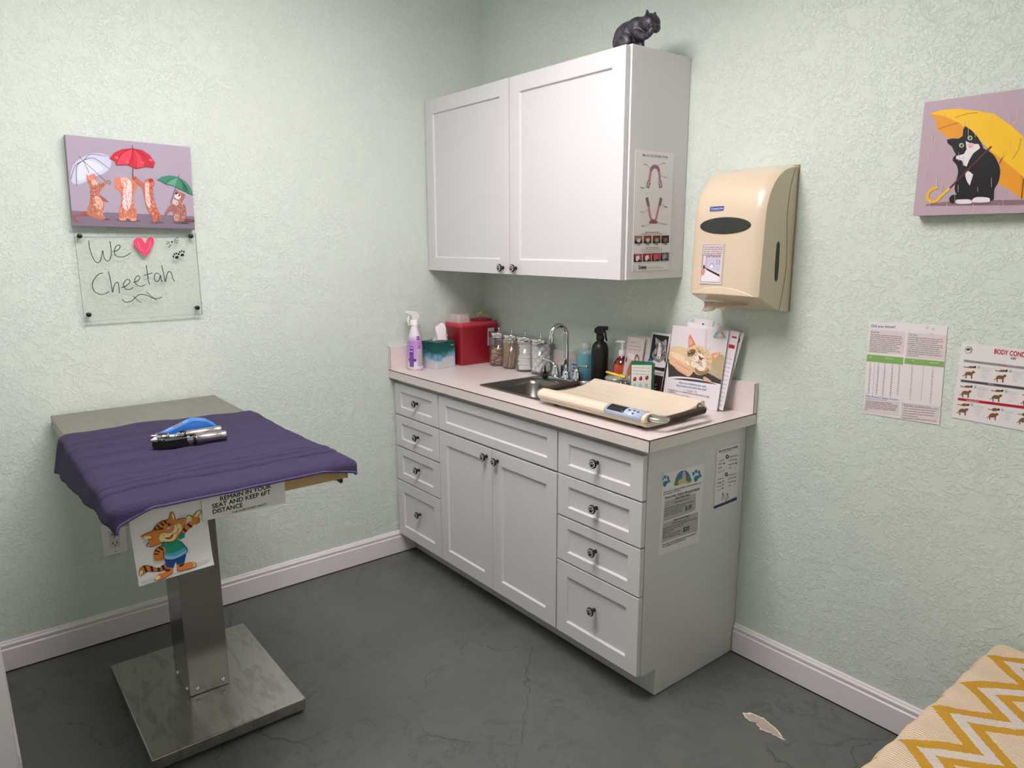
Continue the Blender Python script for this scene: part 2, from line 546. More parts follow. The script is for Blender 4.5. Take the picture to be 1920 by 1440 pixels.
FLOOR = floor_material()
CHIP = mat('bare_concrete_chip', (176, 160, 148), 0.8, bump=0.8, bscale=90, vary=0.2, vscale=60)
CHIP_RIM = mat('paint_edge_chip', (214, 206, 196), 0.7, vary=0.1)
mb = MB()
mb.add([(-0.05, -3.4, 0), (XR + 0.05, -3.4, 0), (XR + 0.05, 0.05, 0), (-0.05, 0.05, 0)], [(0, 1, 2, 3)], FLOOR)
chip = [(1.781, -0.292), (1.800, -0.268), (1.838, -0.262), (1.866, -0.268), (1.905, -0.283), (1.938, -0.302), (1.925, -0.309), (1.893, -0.309), (1.862, -0.318), (1.836, -0.302), (1.812, -0.310), (1.795, -0.300)]
random.seed(3)
jag = []
for i, a in enumerate(chip):
    b = chip[(i + 1) % len(chip)]
    for k in range(4):
        t = k / 4; jag.append((a[0] + (b[0] - a[0]) * t + random.uniform(-.003, .003), a[1] + (b[1] - a[1]) * t + random.uniform(-.002, .002)))
cx = sum(a[0] for a in jag) / len(jag); cy = sum(a[1] for a in jag) / len(jag)
n = len(jag)
mb.add([(x, y, 0.0008) for x, y in jag] + [(cx, cy, 0.0008)], [(i, (i + 1) % n, n) for i in range(n)], CHIP_RIM)
mb.add([(cx + (x - cx) * (0.86 + 0.05 * math.sin(i * 1.7)), cy + (y - cy) * (0.80 + 0.06 * math.sin(i * 2.3)), 0.0014) for i, (x, y) in enumerate(jag)] + [(cx, cy, 0.0014)], [(i, (i + 1) % n, n) for i in range(n)], CHIP)
struct('floor', mb, fix=False)

mb = MB(); mb.box((-0.12, -3.4, -0.02), (0, 0.12, CEIL), WALL); struct('wall_left', mb)
mb = MB(); mb.box((0, 0, -0.02), (XR, 0.12, CEIL), WALL); struct('wall_back', mb)
mb = MB(); mb.box((XR, -3.4, -0.02), (XR + 0.12, 0.12, CEIL), WALL); struct('wall_right', mb)
mb = MB(); mb.box((0, YF - 0.12, -0.02), (0.74, YF, CEIL), WALL); struct('wall_front', mb)
mb = MB(); mb.box((-0.12, -3.52, -0.02), (XR + 0.12, -3.4, CEIL), WALL); struct('wall_rear', mb)
CEILM = mat('white_ceiling_paint', (232, 231, 228), 0.8, bump=0.3, bscale=90)
mb = MB(); mb.box((-0.12, -3.4, CEIL), (XR + 0.12, 0.12, CEIL + 0.08), CEILM); struct('ceiling', mb)
mb = MB(); mb.box((0.72, YF - 0.125, 0), (0.755, YF + 0.006, CEIL - .001), TRIM); struct('trim_1', mb, bevel=0.004)

# baseboards: flat board with a moulded top, one joint-free length per wall
BH = 0.113
prof = [(0, 0.004), (0.014, 0.003), (0.014, BH - 0.030), (0.0105, BH - 0.026), (0.0105, BH - 0.022), (0.012, BH - 0.018), (0.012, BH - 0.012), (0.008, BH - 0.007), (0.006, BH - 0.002), (0.003, BH), (0, BH)]
mb = MB(); mb.prism([(u, w) for u, w in prof], 1, YF, -0.001, TRIM); struct('baseboard_left', mb)
mb = MB(); mb.prism([(-u, w) for u, w in prof], 0, 1.5475, XR, TRIM); struct('baseboard_back', mb)
mb = MB(); mb.prism([(YF + u, w) for u, w in prof], 0, 0.014, 0.72, TRIM); struct('baseboard_front', mb)
# thin dark strips along the gap where the boards meet the floor
GAP = mat('gap_dark', (30, 28, 26), 0.9)
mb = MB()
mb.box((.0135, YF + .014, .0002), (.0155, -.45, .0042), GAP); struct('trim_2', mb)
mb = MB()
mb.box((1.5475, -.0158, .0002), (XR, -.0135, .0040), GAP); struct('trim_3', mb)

# ------------------------------------------------------------------ ceiling lamp
LENS = mat('lamp_diffuser', (255, 245, 246), 0.5, emit=LAMP_STRENGTH, vary=0.0)
LX, LY = 1.42, -1.42
lamp = thing('ceiling_lamp', 'white rectangular ceiling light panel with two glowing lenses', 'ceiling light', (LX, LY, CEIL))
FRW = mat('lamp_frame_white', (235, 235, 235), 0.4)
mb = MB(); mb.box((LX - .30, LY - .61, CEIL - .022), (LX + .30, LY + .61, CEIL - .0005), FRW)
mb.box((LX - .30, LY - .61, CEIL - .10), (LX + .30, LY - .595, CEIL - .022), FRW); mb.box((LX - .30, LY + .595, CEIL - .10), (LX + .30, LY + .61, CEIL - .022), FRW)
mb.build('lamp_frame', lamp)
for s in (-1, 1):      # two wrap-around lenses side by side
    mb = MB()
    pr = [(LX + s * .147 + x, CEIL - z) for x, z in ((-.135, .0225), (.135, .0225), (.135, .062), (.110, .088), (.060, .098), (-.060, .098), (-.110, .088), (-.135, .062))]
    mb.prism([(x, z) for x, z in pr], 1, LY - .594, LY + .594, LENS); mb.build('lamp_lens', lamp)

# ------------------------------------------------------------------ cabinets
def shaker(name, x0, x1, z0, z1, yf, parent, m=WHITE, th=0.02, rail=0.056, rec=0.008, railz=None):
    rz = railz or rail
    yb = yf + th; yr = yf + rec; s = 0.004
    O = [(x0, z0), (x1, z0), (x1, z1), (x0, z1)]
    I = [(x0 + rail, z0 + rz), (x1 - rail, z0 + rz), (x1 - rail, z1 - rz), (x0 + rail, z1 - rz)]
    J = [(x0 + rail + s, z0 + rz + s), (x1 - rail - s, z0 + rz + s), (x1 - rail - s, z1 - rz - s), (x0 + rail + s, z1 - rz - s)]
    vs = [(x, yf, z) for x, z in O] + [(x, yf, z) for x, z in I] + [(x, yr, z) for x, z in J] + [(x, yb, z) for x, z in O]
    fs = [(8, 9, 10, 11), (15, 14, 13, 12)]
    for i in range(4):
        j = (i + 1) % 4
        fs += [(i, j, 4 + j, 4 + i), (4 + i, 4 + j, 8 + j, 8 + i), (12 + i, 12 + j, j, i)]
    mb = MB(); mb.add(vs, fs, m)
    return mb.build(name, parent, bevel=0.0012, seg=2)

KNOBLT = mat('knob_paw_inlay', (196, 192, 186), 0.4)
def knob(x, z, yf, parent, first=[None]):
    if first[0] is None:
        mb = MB()
        rot = Matrix.Rotation(R(90), 3, 'X')      # lathe axis z -> -y
        mb.lathe([(0.0075, 0), (0.0065, 0.003), (0.0055, 0.008), (0.0065, 0.013), (0.0125, 0.016), (0.0155, 0.019), (0.0160, 0.023), (0.0148, 0.0255), (0.0132, 0.0262)], BLACK, n=28, rot=rot)
        mb.lathe([(0.0128, 0.0258), (0.0128, 0.0268)], KNOBLT, n=28, rot=rot, smooth=False)
        def pad(px, pz, rx, rz_, a=0):
            pts = [(px + rx * math.cos(t) * math.cos(a) - rz_ * math.sin(t) * math.sin(a), pz + rx * math.cos(t) * math.sin(a) + rz_ * math.sin(t) * math.cos(a)) for t in [2 * PI * i / 14 for i in range(14)]]
            mb.prism(pts, 1, -0.0266, -0.0276, BLACK)
        pad(-.0080, .0005, .0021, .0034, .25); pad(.0080, .0005, .0021, .0034, -.25)
        pad(-.0032, .0062, .0023, .0037, .08); pad(.0032, .0062, .0023, .0037, -.08)
        pts = smooth_pts([(0, .0012), (.004, -.0018), (.0065, -.0062), (.0042, -.0088), (0, -.0075), (-.0042, -.0088), (-.0065, -.0062), (-.004, -.0018)])
        mb.prism(pts, 1, -0.0266, -0.0276, BLACK)
        first[0] = mb
    o = first[0].build('knob', None)
    o.location = (x, yf, z)
    o.parent = parent; o.matrix_parent_inverse = wm(parent).inverted()
    return o

YD = -0.535                    # faces of the lower doors and drawers
XE = 1.544                     # right end of the lower run
YC = -0.513
def carcass(x0, x1, parent, endpanel=False):
    mb = MB()
    if endpanel:      # open-topped box, the sink bowl hangs inside it
        w = 0.016
        mb.box((x0, YC, 0.10), (x1, -0.003, 0.116), WHITE)
        mb.box((x0, YC, 0.116), (x0 + w, -0.003, 0.873), WHITE); mb.box((x1 - w, YC, 0.116), (x1, -0.003, 0.873), WHITE)
        mb.box((x0 + w, YC, 0.116), (x1 - w, YC + w, 0.873), WHITE); mb.box((x0 + w, -0.012, 0.116), (x1 - w, -0.003, 0.873), WHITE)
    else: mb.box((x0, YC, 0.10), (x1, -0.003, 0.873), WHITE)
    mb.box((x0, -0.445, 0.003), (x1, -0.003, 0.10), WHITE)
    mb.build('cabinet_body', parent)
def drawers(unit, x0, x1, kx, zs, kz):
    for (a, b), z in zip(zs, kz):
        d = shaker('drawer', x0, x1, a, b, YD, unit, rail=0.052, railz=0.036 if b - a < 0.2 else 0.05)
        knob(kx, z, YD, d)
DZ = [(0.706, 0.852), (0.552, 0.700), (0.385, 0.546), (0.104, 0.379)]
KZ = [0.785, 0.628, 0.474, 0.260]
u1 = thing('drawer_cabinet', 'white base cabinet of four drawers at the left end, against the picture wall', 'cabinet', (0.2, -0.26, 0), group='white base cabinets')
carcass(0.006, 0.387, u1); drawers(u1, 0.014, 0.384, 0.215, DZ, KZ)
u2 = thing('sink_cabinet', 'white double-door base cabinet under the sink, with a wide false drawer front', 'cabinet', (0.77, -0.26, 0), group='white base cabinets')
carcass(0.3875, 1.1505, u2, True)
shaker('drawer_front', 0.391, 1.147, 0.706, 0.852, YD, u2, rail=0.052, railz=0.036)
d = shaker('door', 0.391, 0.7675, 0.104, 0.698, YD, u2); knob(0.735, 0.663, YD, d)
d = shaker('door', 0.7705, 1.147, 0.104, 0.698, YD, u2); knob(0.806, 0.660, YD, d)
u3 = thing('drawer_cabinet', 'white base cabinet of four drawers at the right end, price sheets taped to its side', 'cabinet', (1.35, -0.26, 0), group='white base cabinets')
carcass(1.151, XE, u3); drawers(u3, 1.154, 1.540, 1.345, DZ, KZ)

# wall cabinet
XU, ZB, ZT, YU = 1.236, 1.366, 2.124, -0.303
uc = thing('wall_cabinet', 'white two-door wall cabinet hung above the sink counter', 'cabinet', (0.62, -0.15, ZB))
mb = MB(); mb.box((0.004, YU, ZB), (XU, -0.002, ZT), WHITE); mb.build('cabinet_body', uc, bevel=0.001)
d = shaker('door', 0.006, 0.6165, ZB, ZT - 0.004, YU - 0.022, uc, rail=0.060); knob(0.578, 1.392, YU - 0.022, d)
d = shaker('door', 0.6215, 1.228, ZB, ZT - 0.004, YU - 0.022, uc, rail=0.060); knob(0.662, 1.392, YU - 0.022, d)

# ------------------------------------------------------------------ countertop with splash, sink
CT, CH, CL, CD, BS = 0.914, 0.038, 1.579, -0.556, 0.106
SEAM = mat('laminate_seam', (52, 40, 38), 0.5)
ct = thing('countertop', 'pink-beige speckled laminate countertop running across all three base cabinets', 'countertop', (0.79, -0.28, CT - CH))
mb = MB()
hx0, hx1, hy0, hy1 = 0.585, 0.945, -0.445, -0.085
xs = [0.001, hx0, hx1, CL]; ys = [CD, hy0, hy1, -0.001]
for z in (CT - CH, CT):
    vs = [(x, y, z) for y in ys for x in xs]
    fs = [(j * 4 + i, j * 4 + i + 1, (j + 1) * 4 + i + 1, (j + 1) * 4 + i) for j in range(3) for i in range(3) if not (i == 1 and j == 1)]
    mb.add(vs, fs, LAM)
def wallq(a, b): mb.add([(a[0], a[1], CT - CH), (b[0], b[1], CT - CH), (b[0], b[1], CT), (a[0], a[1], CT)], [(0, 1, 2, 3)], LAM)
o4 = [(xs[0], ys[0]), (xs[3], ys[0]), (xs[3], ys[3]), (xs[0], ys[3])]
i4 = [(hx0, hy0), (hx1, hy0), (hx1, hy1), (hx0, hy1)]
for k in range(4): wallq(o4[k], o4[(k + 1) % 4]); wallq(i4[k], i4[(k + 1) % 4])
e = 0.0024
mb.box((0.001, CD - .0008, CT - e), (CL + .0006, CD + .0012, CT + .0004), SEAM)
mb.box((CL - .0012, CD, CT - e), (CL + .0008, -0.001, CT + .0004), SEAM)
mb.box((CL - .0014, CD - .0008, CT - CH), (CL + .0008, CD + .0014, CT), SEAM)
mb.build('worktop', ct)
mb = MB()
mb.box((0.001, -0.0205, CT + .0003), (CL, -0.001, CT + BS), LAM)
mb.box((CL - .0008, -0.0212, CT), (CL + .0004, -0.0195, CT + BS), SEAM)
mb.build('back_splash', ct)
mb = MB()
mb.box((0.001, CD, CT + .0003), (0.020, -0.0206, CT + BS), LAM)
mb.box((0.0193, CD - .0004, CT), (0.0206, CD + .0006, CT + BS), SEAM)
mb.box((0.001, CD - .0006, CT + BS - .0008), (0.0206, CD + .0006, CT + BS + .0004), SEAM)
mb.build('side_splash', ct)

SINKM = steel_material('sink_steel', (128, 124, 120), 0.3, (12, 1, 1))
sk = thing('sink', 'square stainless steel drop-in sink set into the pink-beige countertop', 'sink', (0.765, -0.265, CT))
def rrect(x0, y0, x1, y1, r, n=6):
    out = []
    for cx_, cy_, a0 in ((x1 - r, y1 - r, 0), (x0 + r, y1 - r, 90), (x0 + r, y0 + r, 180), (x1 - r, y0 + r, 270)):
        for k in range(n + 1):
            a = R(a0 + 90 * k / n); out.append((cx_ + r * math.cos(a), cy_ + r * math.sin(a)))
    return out
rings = [(rrect(.574, -.456, .956, -.074, .012), CT + .0005), (rrect(.576, -.454, .954, -.076, .012), CT + .0045), (rrect(.590, -.440, .940, -.172, .03), CT + .0045),
         (rrect(.596, -.434, .934, -.178, .035), CT + .001), (rrect(.602, -.428, .928, -.184, .045), CT - .02), (rrect(.612, -.418, .918, -.194, .05), CT - .13), (rrect(.640, -.390, .890, -.222, .05), CT - .150), (rrect(.745, -.320, .785, -.292, .012), CT - .152)]
vs = []; fs = []; n = 28
for r_, z in rings: vs += [(x, y, z) for x, y in r_]
for j in range(len(rings) - 1):
    for i in range(n): fs.append((j * n + i, j * n + (i + 1) % n, (j + 1) * n + (i + 1) % n, (j + 1) * n + i))
fs.append(tuple((len(rings) - 1) * n + i for i in range(n)))
mb = MB(); mb.add(vs, fs, SINKM, True); o = mb.build('basin', sk, fix=False)
mb = MB(); mb.lathe([(.040, 0), (.042, .002), (.030, .003), (.012, .001)], CHROME, (.765, -.306, CT - .1515)); mb.build('drain', sk)

# faucet
fa = thing('faucet', 'chrome gooseneck faucet with two lever handles behind the sink bowl', 'faucet', (0.752, -0.128, CT + .0045))
FX, FY, FZ = 0.752, -0.128, CT + .0048
PLT = mat('faucet_plate_steel', (186, 196, 196), 0.22, metal=1.0)
mb = MB(); mb.box((FX - .083, FY - .028, FZ), (FX + .083, FY + .026, FZ + .014), PLT); mb.build('base_plate', fa, bevel=0.003)
mb = MB()
mb.lathe([(.020, .014), (.020, .020), (.016, .024), (.015, .040), (.0125, .044)], CHROME, (FX, FY, FZ))
path = [(FX, FY, FZ + .04), (FX, FY, FZ + .10), (FX, FY, FZ + .196)]
sr = 0.037
for k in range(1, 15):
    a = PI * k / 14 * 1.04
    path.append((FX - .006 * (1 - math.cos(a)), FY - sr + sr * math.cos(a), FZ + .196 + sr * 1.12 * math.sin(a)))
lx, ly, lz = path[-1]
mb.tube(path, .0108, CHROME, 18)
mb.build('spout', fa)
mb = MB(); mb.tube([(lx, ly + .001, lz + .006), (lx, ly, lz - .018)], .0128, CHROME, 18); mb.build('aerator', fa, bevel=0.001)
for s in (-1, 1):
    mb = MB()
    hx = FX + s * .066
    mb.lathe([(.021, .014), (.0205, .022), (.016, .040), (.0115, .056), (.008, .062), (.003, .064)], CHROME, (hx, FY, FZ))
    lp = smooth_pts([(hx - s * .004, FY, FZ + .046), (hx + s * .010, FY - .002, FZ + .068), (hx + s * .034, FY - .006, FZ + .078), (hx + s * .066, FY - .010, FZ + .080)], False, 5)
    mb.tube(lp, [.0085 - .0035 * i / (len(lp) - 1) for i in range(len(lp))], CHROME, 12, flat=0.6)
    mb.ball(lp[-1], .0058, CHROME, 12)
    mb.build('lever_handle', fa)

# ------------------------------------------------------------------ pictures and notices
UX, UY, UZ = (1, 0, 0), (0, 1, 0), (0, 0, 1)
def rotv(axis, deg):
    """u, v of a sheet turned by deg in its wall plane"""
    u = Vector(UX if axis == 'back' else UY); c, s = math.cos(R(deg)), math.sin(R(deg)); z = Vector(UZ)
    return u * c + z * s, z * c - u * s
def full(q, x0, y0, s): return [((x - x0) * s, (y - y0) * s) for x, y in q]

# --- canvas with four kittens and umbrellas
LIL = (167, 155, 173); LIL2 = (124, 110, 126)
q = full([(121.9, 252.0), (356.5, 275.8), (365.6, 430.9), (136.9, 423.1)], 100, 250, 6.857)
a = Art(0.396, 0.2985, q, 0.033, ink(LIL), ink((140, 124, 142)))
P = a.poly
P([(140, 990), (1830, 1068), (1835, 1260), (140, 1200)], LIL2)
P([(180, 1185), (1830, 1222), (1830, 1250), (180, 1210)], (104, 90, 108))
for c_, rx in (((650, 1105), 90), ((960, 1118), 170), ((1330, 1145), 90), ((1640, 1150), 110)): a.ell(c_, rx, 16, (98, 86, 102), 3)
# clear umbrella
P([(225, 560), (245, 440), (300, 360), (390, 300), (480, 262), (600, 258), (700, 290), (745, 370), (722, 450), (640, 520), (520, 560), (420, 620), (330, 655), (250, 640)], (196, 200, 222), True)
P([(320, 420), (400, 350), (520, 360), (640, 440), (600, 500), (480, 520), (400, 590), (320, 600)], (214, 216, 232), True)
for l in ([(330, 290), (385, 352), (700, 640)], [(385, 352), (460, 510)], [(385, 352), (300, 430), (300, 670)], [(385, 352), (280, 420), (225, 590)], [(390, 345), (520, 320), (720, 455)], [(390, 350), (480, 270), (680, 295)]):
    a.line(l, 7, (62, 60, 76), True)
a.line([(690, 620), (720, 655), (735, 625), (715, 605)], 12, (90, 120, 134), True)
# left kitten
FUR = (186, 116, 96); FUR2 = (226, 178, 160); FUR3 = (122, 62, 50)
P([(430, 1000), (330, 1040), (255, 1050), (245, 1085), (300, 1140), (325, 1130), (275, 1085), (330, 1065), (470, 1060)], (150, 84, 70), True)
P([(425, 520), (450, 545), (520, 520), (545, 560), (560, 630), (600, 660), (690, 600), (715, 625), (640, 690), (600, 760), (600, 800), (650, 870), (650, 960), (640, 1030), (670, 1095), (600, 1110), (500, 1075), (430, 1020), (470, 860), (470, 700), (430, 600)], FUR, True)
P([(540, 800), (600, 830), (640, 900), (620, 980), (560, 960), (530, 880)], FUR2, True)
P([(490, 580), (540, 600), (560, 660), (500, 660)], FUR2, True)
P([(600, 800), (640, 820), (712, 880), (690, 885), (620, 860)], (150, 96, 86), True)
P([(425, 520), (450, 545), (520, 525), (530, 590), (440, 600)], (216, 130, 120), True)
for y in (700, 740, 790, 840, 890, 940, 990): a.line([(475, y), (520, y + 14), (560, y + 6)], 9, FUR3, True, True)
for x in (600, 625, 650): a.line([(x - 14, 640), (x, 690)], 8, FUR3)
a.fur([(440, 560), (560, 560), (600, 700), (640, 900), (650, 1060), (480, 1060), (470, 700)], [(150, 76, 58), (232, 176, 150), (212, 140, 112), (120, 62, 50), (240, 214, 200)], 120, 34, 6, 75)
# middle kitten
P([(800, 570), (860, 600), (880, 575), (940, 565), (1000, 600), (1020, 560), (1060, 640), (1080, 690), (1040, 760), (1030, 900), (1070, 1000), (1060, 1110), (1000, 1125), (950, 1085), (880, 1115), (850, 1100), (850, 960), (880, 860), (860, 760), (800, 700), (785, 630)], (206, 124, 98), True)
P([(900, 600), (980, 600), (1010, 680), (1000, 900), (950, 990), (890, 930), (900, 760)], (222, 204, 206), True)
P([(850, 590), (890, 570), (950, 570), (960, 610), (880, 640)], (230, 180, 160), True)
for y in (700, 760, 860, 930, 980, 1030): a.line([(865, y), (905, y + 12)], 10, (150, 70, 50), False, True); a.line([(1000, y), (1050, y - 8)], 10, (160, 84, 60), False, True)
P([(850, 1090), (930, 1085), (930, 1118), (860, 1118)], (232, 150, 120), True); P([(1000, 1090), (1060, 1090), (1064, 1122), (1000, 1125)], (232, 150, 120), True)
P([(785, 620), (820, 560), (860, 580), (870, 660), (820, 700)], (214, 130, 110), True)
a.fur([(870, 600), (1030, 600), (1030, 900), (1060, 1090), (860, 1090), (880, 860), (860, 700)], [(150, 76, 58), (232, 176, 150), (212, 140, 112), (120, 62, 50), (240, 214, 200)], 150, 34, 6, 80)
# right-middle kitten
P([(1040, 560), (1060, 555), (1110, 600), (1160, 640), (1180, 600), (1240, 580), (1290, 600), (1300, 660), (1280, 740), (1290, 850), (1340, 980), (1380, 1060), (1370, 1130), (1345, 1060), (1330, 1130), (1280, 1145), (1270, 1080), (1200, 960), (1170, 820), (1140, 700), (1080, 650), (1040, 600)], (190, 104, 84), True)
P([(1180, 640), (1230, 640), (1230, 760), (1250, 900), (1230, 960), (1190, 880), (1180, 740)], (224, 196, 186), True)
P([(1225, 590), (1275, 585), (1270, 630), (1235, 630)], (166, 44, 56), True)
for y in (780, 840, 900, 960, 1020, 1070): a.line([(1250 + (y - 780) * .15, y), (1300 + (y - 780) * .22, y + 10)], 11, (132, 44, 40), False, True)
a.fur([(1170, 640), (1290, 640), (1290, 850), (1350, 1100), (1280, 1120), (1190, 860)], [(150, 76, 58), (232, 176, 150), (212, 140, 112), (120, 62, 50), (240, 214, 200)], 110, 34, 6, 70)
# sitting kitten
P([(1560, 780), (1580, 720), (1610, 750), (1660, 770), (1695, 790), (1680, 840), (1660, 880), (1700, 940), (1710, 1040), (1700, 1120), (1600, 1138), (1550, 1130), (1540, 1010), (1500, 1000), (1455, 1045), (1432, 1030), (1470, 960), (1510, 920), (1550, 880)], (158, 104, 96), True)
P([(1565, 790), (1620, 780), (1640, 820), (1600, 850), (1560, 820)], (230, 214, 206), True)
P([(1540, 850), (1600, 870), (1600, 920), (1540, 910)], (214, 190, 182), True)
a.ell((1580, 772), 11, 14, (30, 26, 28)); a.ell((1618, 798), 11, 13, (30, 26, 28)); a.line([(1575, 805), (1592, 815), (1610, 812)], 4, (60, 40, 40))
P([(1560, 1040), (1620, 1060), (1600, 1120), (1555, 1110)], (198, 150, 136), True)
P([(1690, 1100), (1815, 1110), (1822, 1135), (1700, 1132)], (120, 70, 66), True)
a.fur([(1570, 850), (1680, 880), (1705, 1100), (1560, 1120), (1550, 900)], [(120, 74, 66), (196, 150, 136), (222, 196, 184), (96, 56, 50)], 90, 28, 5, 80)
a.line([(1650, 1150), (1680, 1160), (1700, 1150), (1730, 1165)], 5, (30, 24, 30))
# red and green umbrellas
P([(715, 330), (780, 250), (880, 205), (1015, 192), (1140, 215), (1240, 280), (1308, 380), (1282, 445), (1190, 430), (1065, 458), (960, 408), (805, 410), (795, 365), (750, 332)], (190, 36, 58))
P([(1015, 195), (900, 250), (820, 340), (808, 405), (880, 400), (960, 400), (1000, 290)], (216, 62, 84)); P([(1030, 200), (1120, 290), (1150, 380), (1160, 428), (1065, 452), (1040, 330)], (212, 56, 78))
for c_ in ((812, 312), (950, 365), (1140, 378), (1250, 345)): a.ell(c_, 26, 16, (226, 96, 110), 15)
for l in ([(1015, 195), (880, 260), (805, 410)], [(1015, 195), (1010, 300), (965, 400)], [(1015, 195), (1060, 320), (1065, 455)], [(1015, 195), (1180, 300), (1282, 445)]): a.line(l, 6, (120, 16, 34), True)
a.line([(1017, 155), (1016, 195)], 8, (60, 30, 36)); a.line([(1022, 440), (1022, 515)], 9, (56, 50, 58)); a.line([(1020, 515), (1026, 580), (1046, 585), (1052, 560)], 14, (150, 60, 60), True)
P([(1330, 598), (1400, 555), (1500, 540), (1600, 560), (1690, 610), (1760, 690), (1795, 790), (1735, 775), (1680, 740), (1610, 715), (1560, 680), (1500, 665), (1440, 655), (1400, 620)], (62, 132, 104))
P([(1600, 562), (1540, 590), (1450, 650), (1500, 662), (1560, 680)], (92, 160, 132)); P([(1610, 565), (1660, 620), (1672, 735), (1740, 770), (1720, 690)], (44, 108, 84))
for l in ([(1600, 562), (1480, 600), (1440, 655)], [(1605, 562), (1650, 640), (1672, 738)]): a.line(l, 6, (28, 80, 64), True)
a.line([(1615, 535), (1606, 566)], 7, (40, 60, 50)); a.line([(1572, 690), (1505, 900)], 8, (88, 84, 92))
u, v = rotv('left', -1.59)
a.build('canvas_print', (0.0345, -1.5646, 1.6983), u, v, None, 'lilac canvas of four kittens playing with white, red and green umbrellas, on the left wall', 'picture')

# --- canvas with tuxedo cat and yellow umbrella
LP = (178, 157, 168)
q = full([(1733.8, 192.2), (2096.2, 141.0), (2057.7, 395.3), (1711.9, 404.9)], 1560, 160, 4)
a = Art(0.406, 0.295, q, 0.036, ink(LP), ink((170, 142, 150)))
P = a.poly
P([(705, 892), (900, 868), (1100, 862), (1500, 858), (1900, 860), (1900, 890), (1300, 900), (705, 905)], (136, 106, 116))
YEL = (238, 188, 30); ORG = (224, 150, 34)
P([(735, 212), (780, 260), (790, 335), (880, 400), (985, 390), (985, 300), (900, 230)], ORG)
P([(1130, 430), (1260, 590), (1250, 740), (1330, 780), (1425, 855), (1500, 800), (1500, 640), (1300, 480)], ORG)
P([(1425, 855), (1440, 780), (1480, 690), (1560, 700), (1640, 720), (1600, 600), (1400, 500)], (214, 140, 30))
P([(735, 212), (820, 185), (940, 175), (1080, 190), (1220, 215), (1340, 300), (1430, 380), (1530, 520), (1620, 700), (1440, 690), (1320, 590), (1180, 480), (1060, 370), (940, 275), (840, 230)], YEL)
for l in ([(925, 242), (1010, 215), (1090, 205)], [(800, 328), (880, 300), (950, 282)], [(1352, 555), (1400, 480), (1418, 395)]): a.line(l, 4, (120, 84, 40), True)
a.line([(1345, 312), (1385, 262)], 9, (222, 170, 40))
P([(868, 880), (930, 895), (1060, 895), (1190, 890), (1195, 878), (1000, 870)], (112, 84, 94))
CB = (22, 20, 24); CW = (226, 218, 222)
P([(905, 560), (935, 600), (945, 660), (920, 760), (935, 820), (990, 870), (1060, 880), (1180, 870), (1215, 850), (1218, 780), (1250, 720), (1262, 640), (1245, 580), (1210, 520), (1150, 480), (1090, 470), (1000, 500), (930, 520)], CB, True)
P([(905, 822), (880, 850), (890, 878), (940, 886), (1060, 882), (1060, 840), (970, 825)], CB, True)
P([(862, 408), (905, 398), (950, 400), (980, 380), (985, 330), (1000, 305), (1050, 340), (1095, 390), (1120, 430), (1140, 480), (1090, 500), (1000, 520), (935, 525), (918, 500), (900, 460), (868, 435)], CB)
P([(1003, 418), (1030, 430), (1068, 440), (1100, 440), (1112, 470), (1060, 510), (1030, 560), (1010, 610), (990, 600), (975, 565), (930, 552), (932, 530), (990, 515), (1010, 480)], CW)
P([(1003, 640), (1030, 645), (1058, 668), (1050, 700), (1033, 752), (1012, 720), (1000, 680)], CW)
P([(930, 862), (960, 856), (1030, 856), (1048, 870), (1040, 886), (940, 888)], CW, True); P([(1055, 855), (1090, 838), (1170, 842), (1185, 858), (1170, 876), (1060, 878)], CW, True)
P([(1015, 440), (1050, 432), (1068, 448), (1050, 468), (1022, 470)], (222, 186, 190), True)
P([(1028, 455), (1046, 452), (1038, 464)], (190, 110, 120))
for c_ in ((972, 450), (1036, 395)): a.ell(c_, 18, 17, (196, 206, 160)); a.ell(c_, 10, 11, (20, 20, 24)); a.ell((c_[0] - 4, c_[1] - 4), 3, 3, (230, 230, 230))
a.line([(885, 770), (1195, 458)], 13, (92, 44, 40)); a.line([(1255, 585), (1282, 535)], 5, (92, 44, 40)); a.line([(1420, 850), (1437, 700)], 6, (110, 60, 30))
a.line([(882, 772), (815, 835)], 20, (226, 186, 44)); a.line([(815, 835), (770, 872), (722, 858), (720, 815), (750, 780), (798, 764)], 24, (226, 176, 44), True)
random.seed(5)
for i in range(46):
    a.lv = 62
    x, y, L_ = random.uniform(700, 1500), random.uniform(150, 880), random.uniform(30, 85)
    a.line([(x, y), (x + 1, y + L_)], 2.4, (206, 190, 190))
a.build('canvas_print', (2.245, -0.037, 1.7105), UX, UZ, None, 'pink canvas of a black and white cat under a yellow umbrella', 'picture')

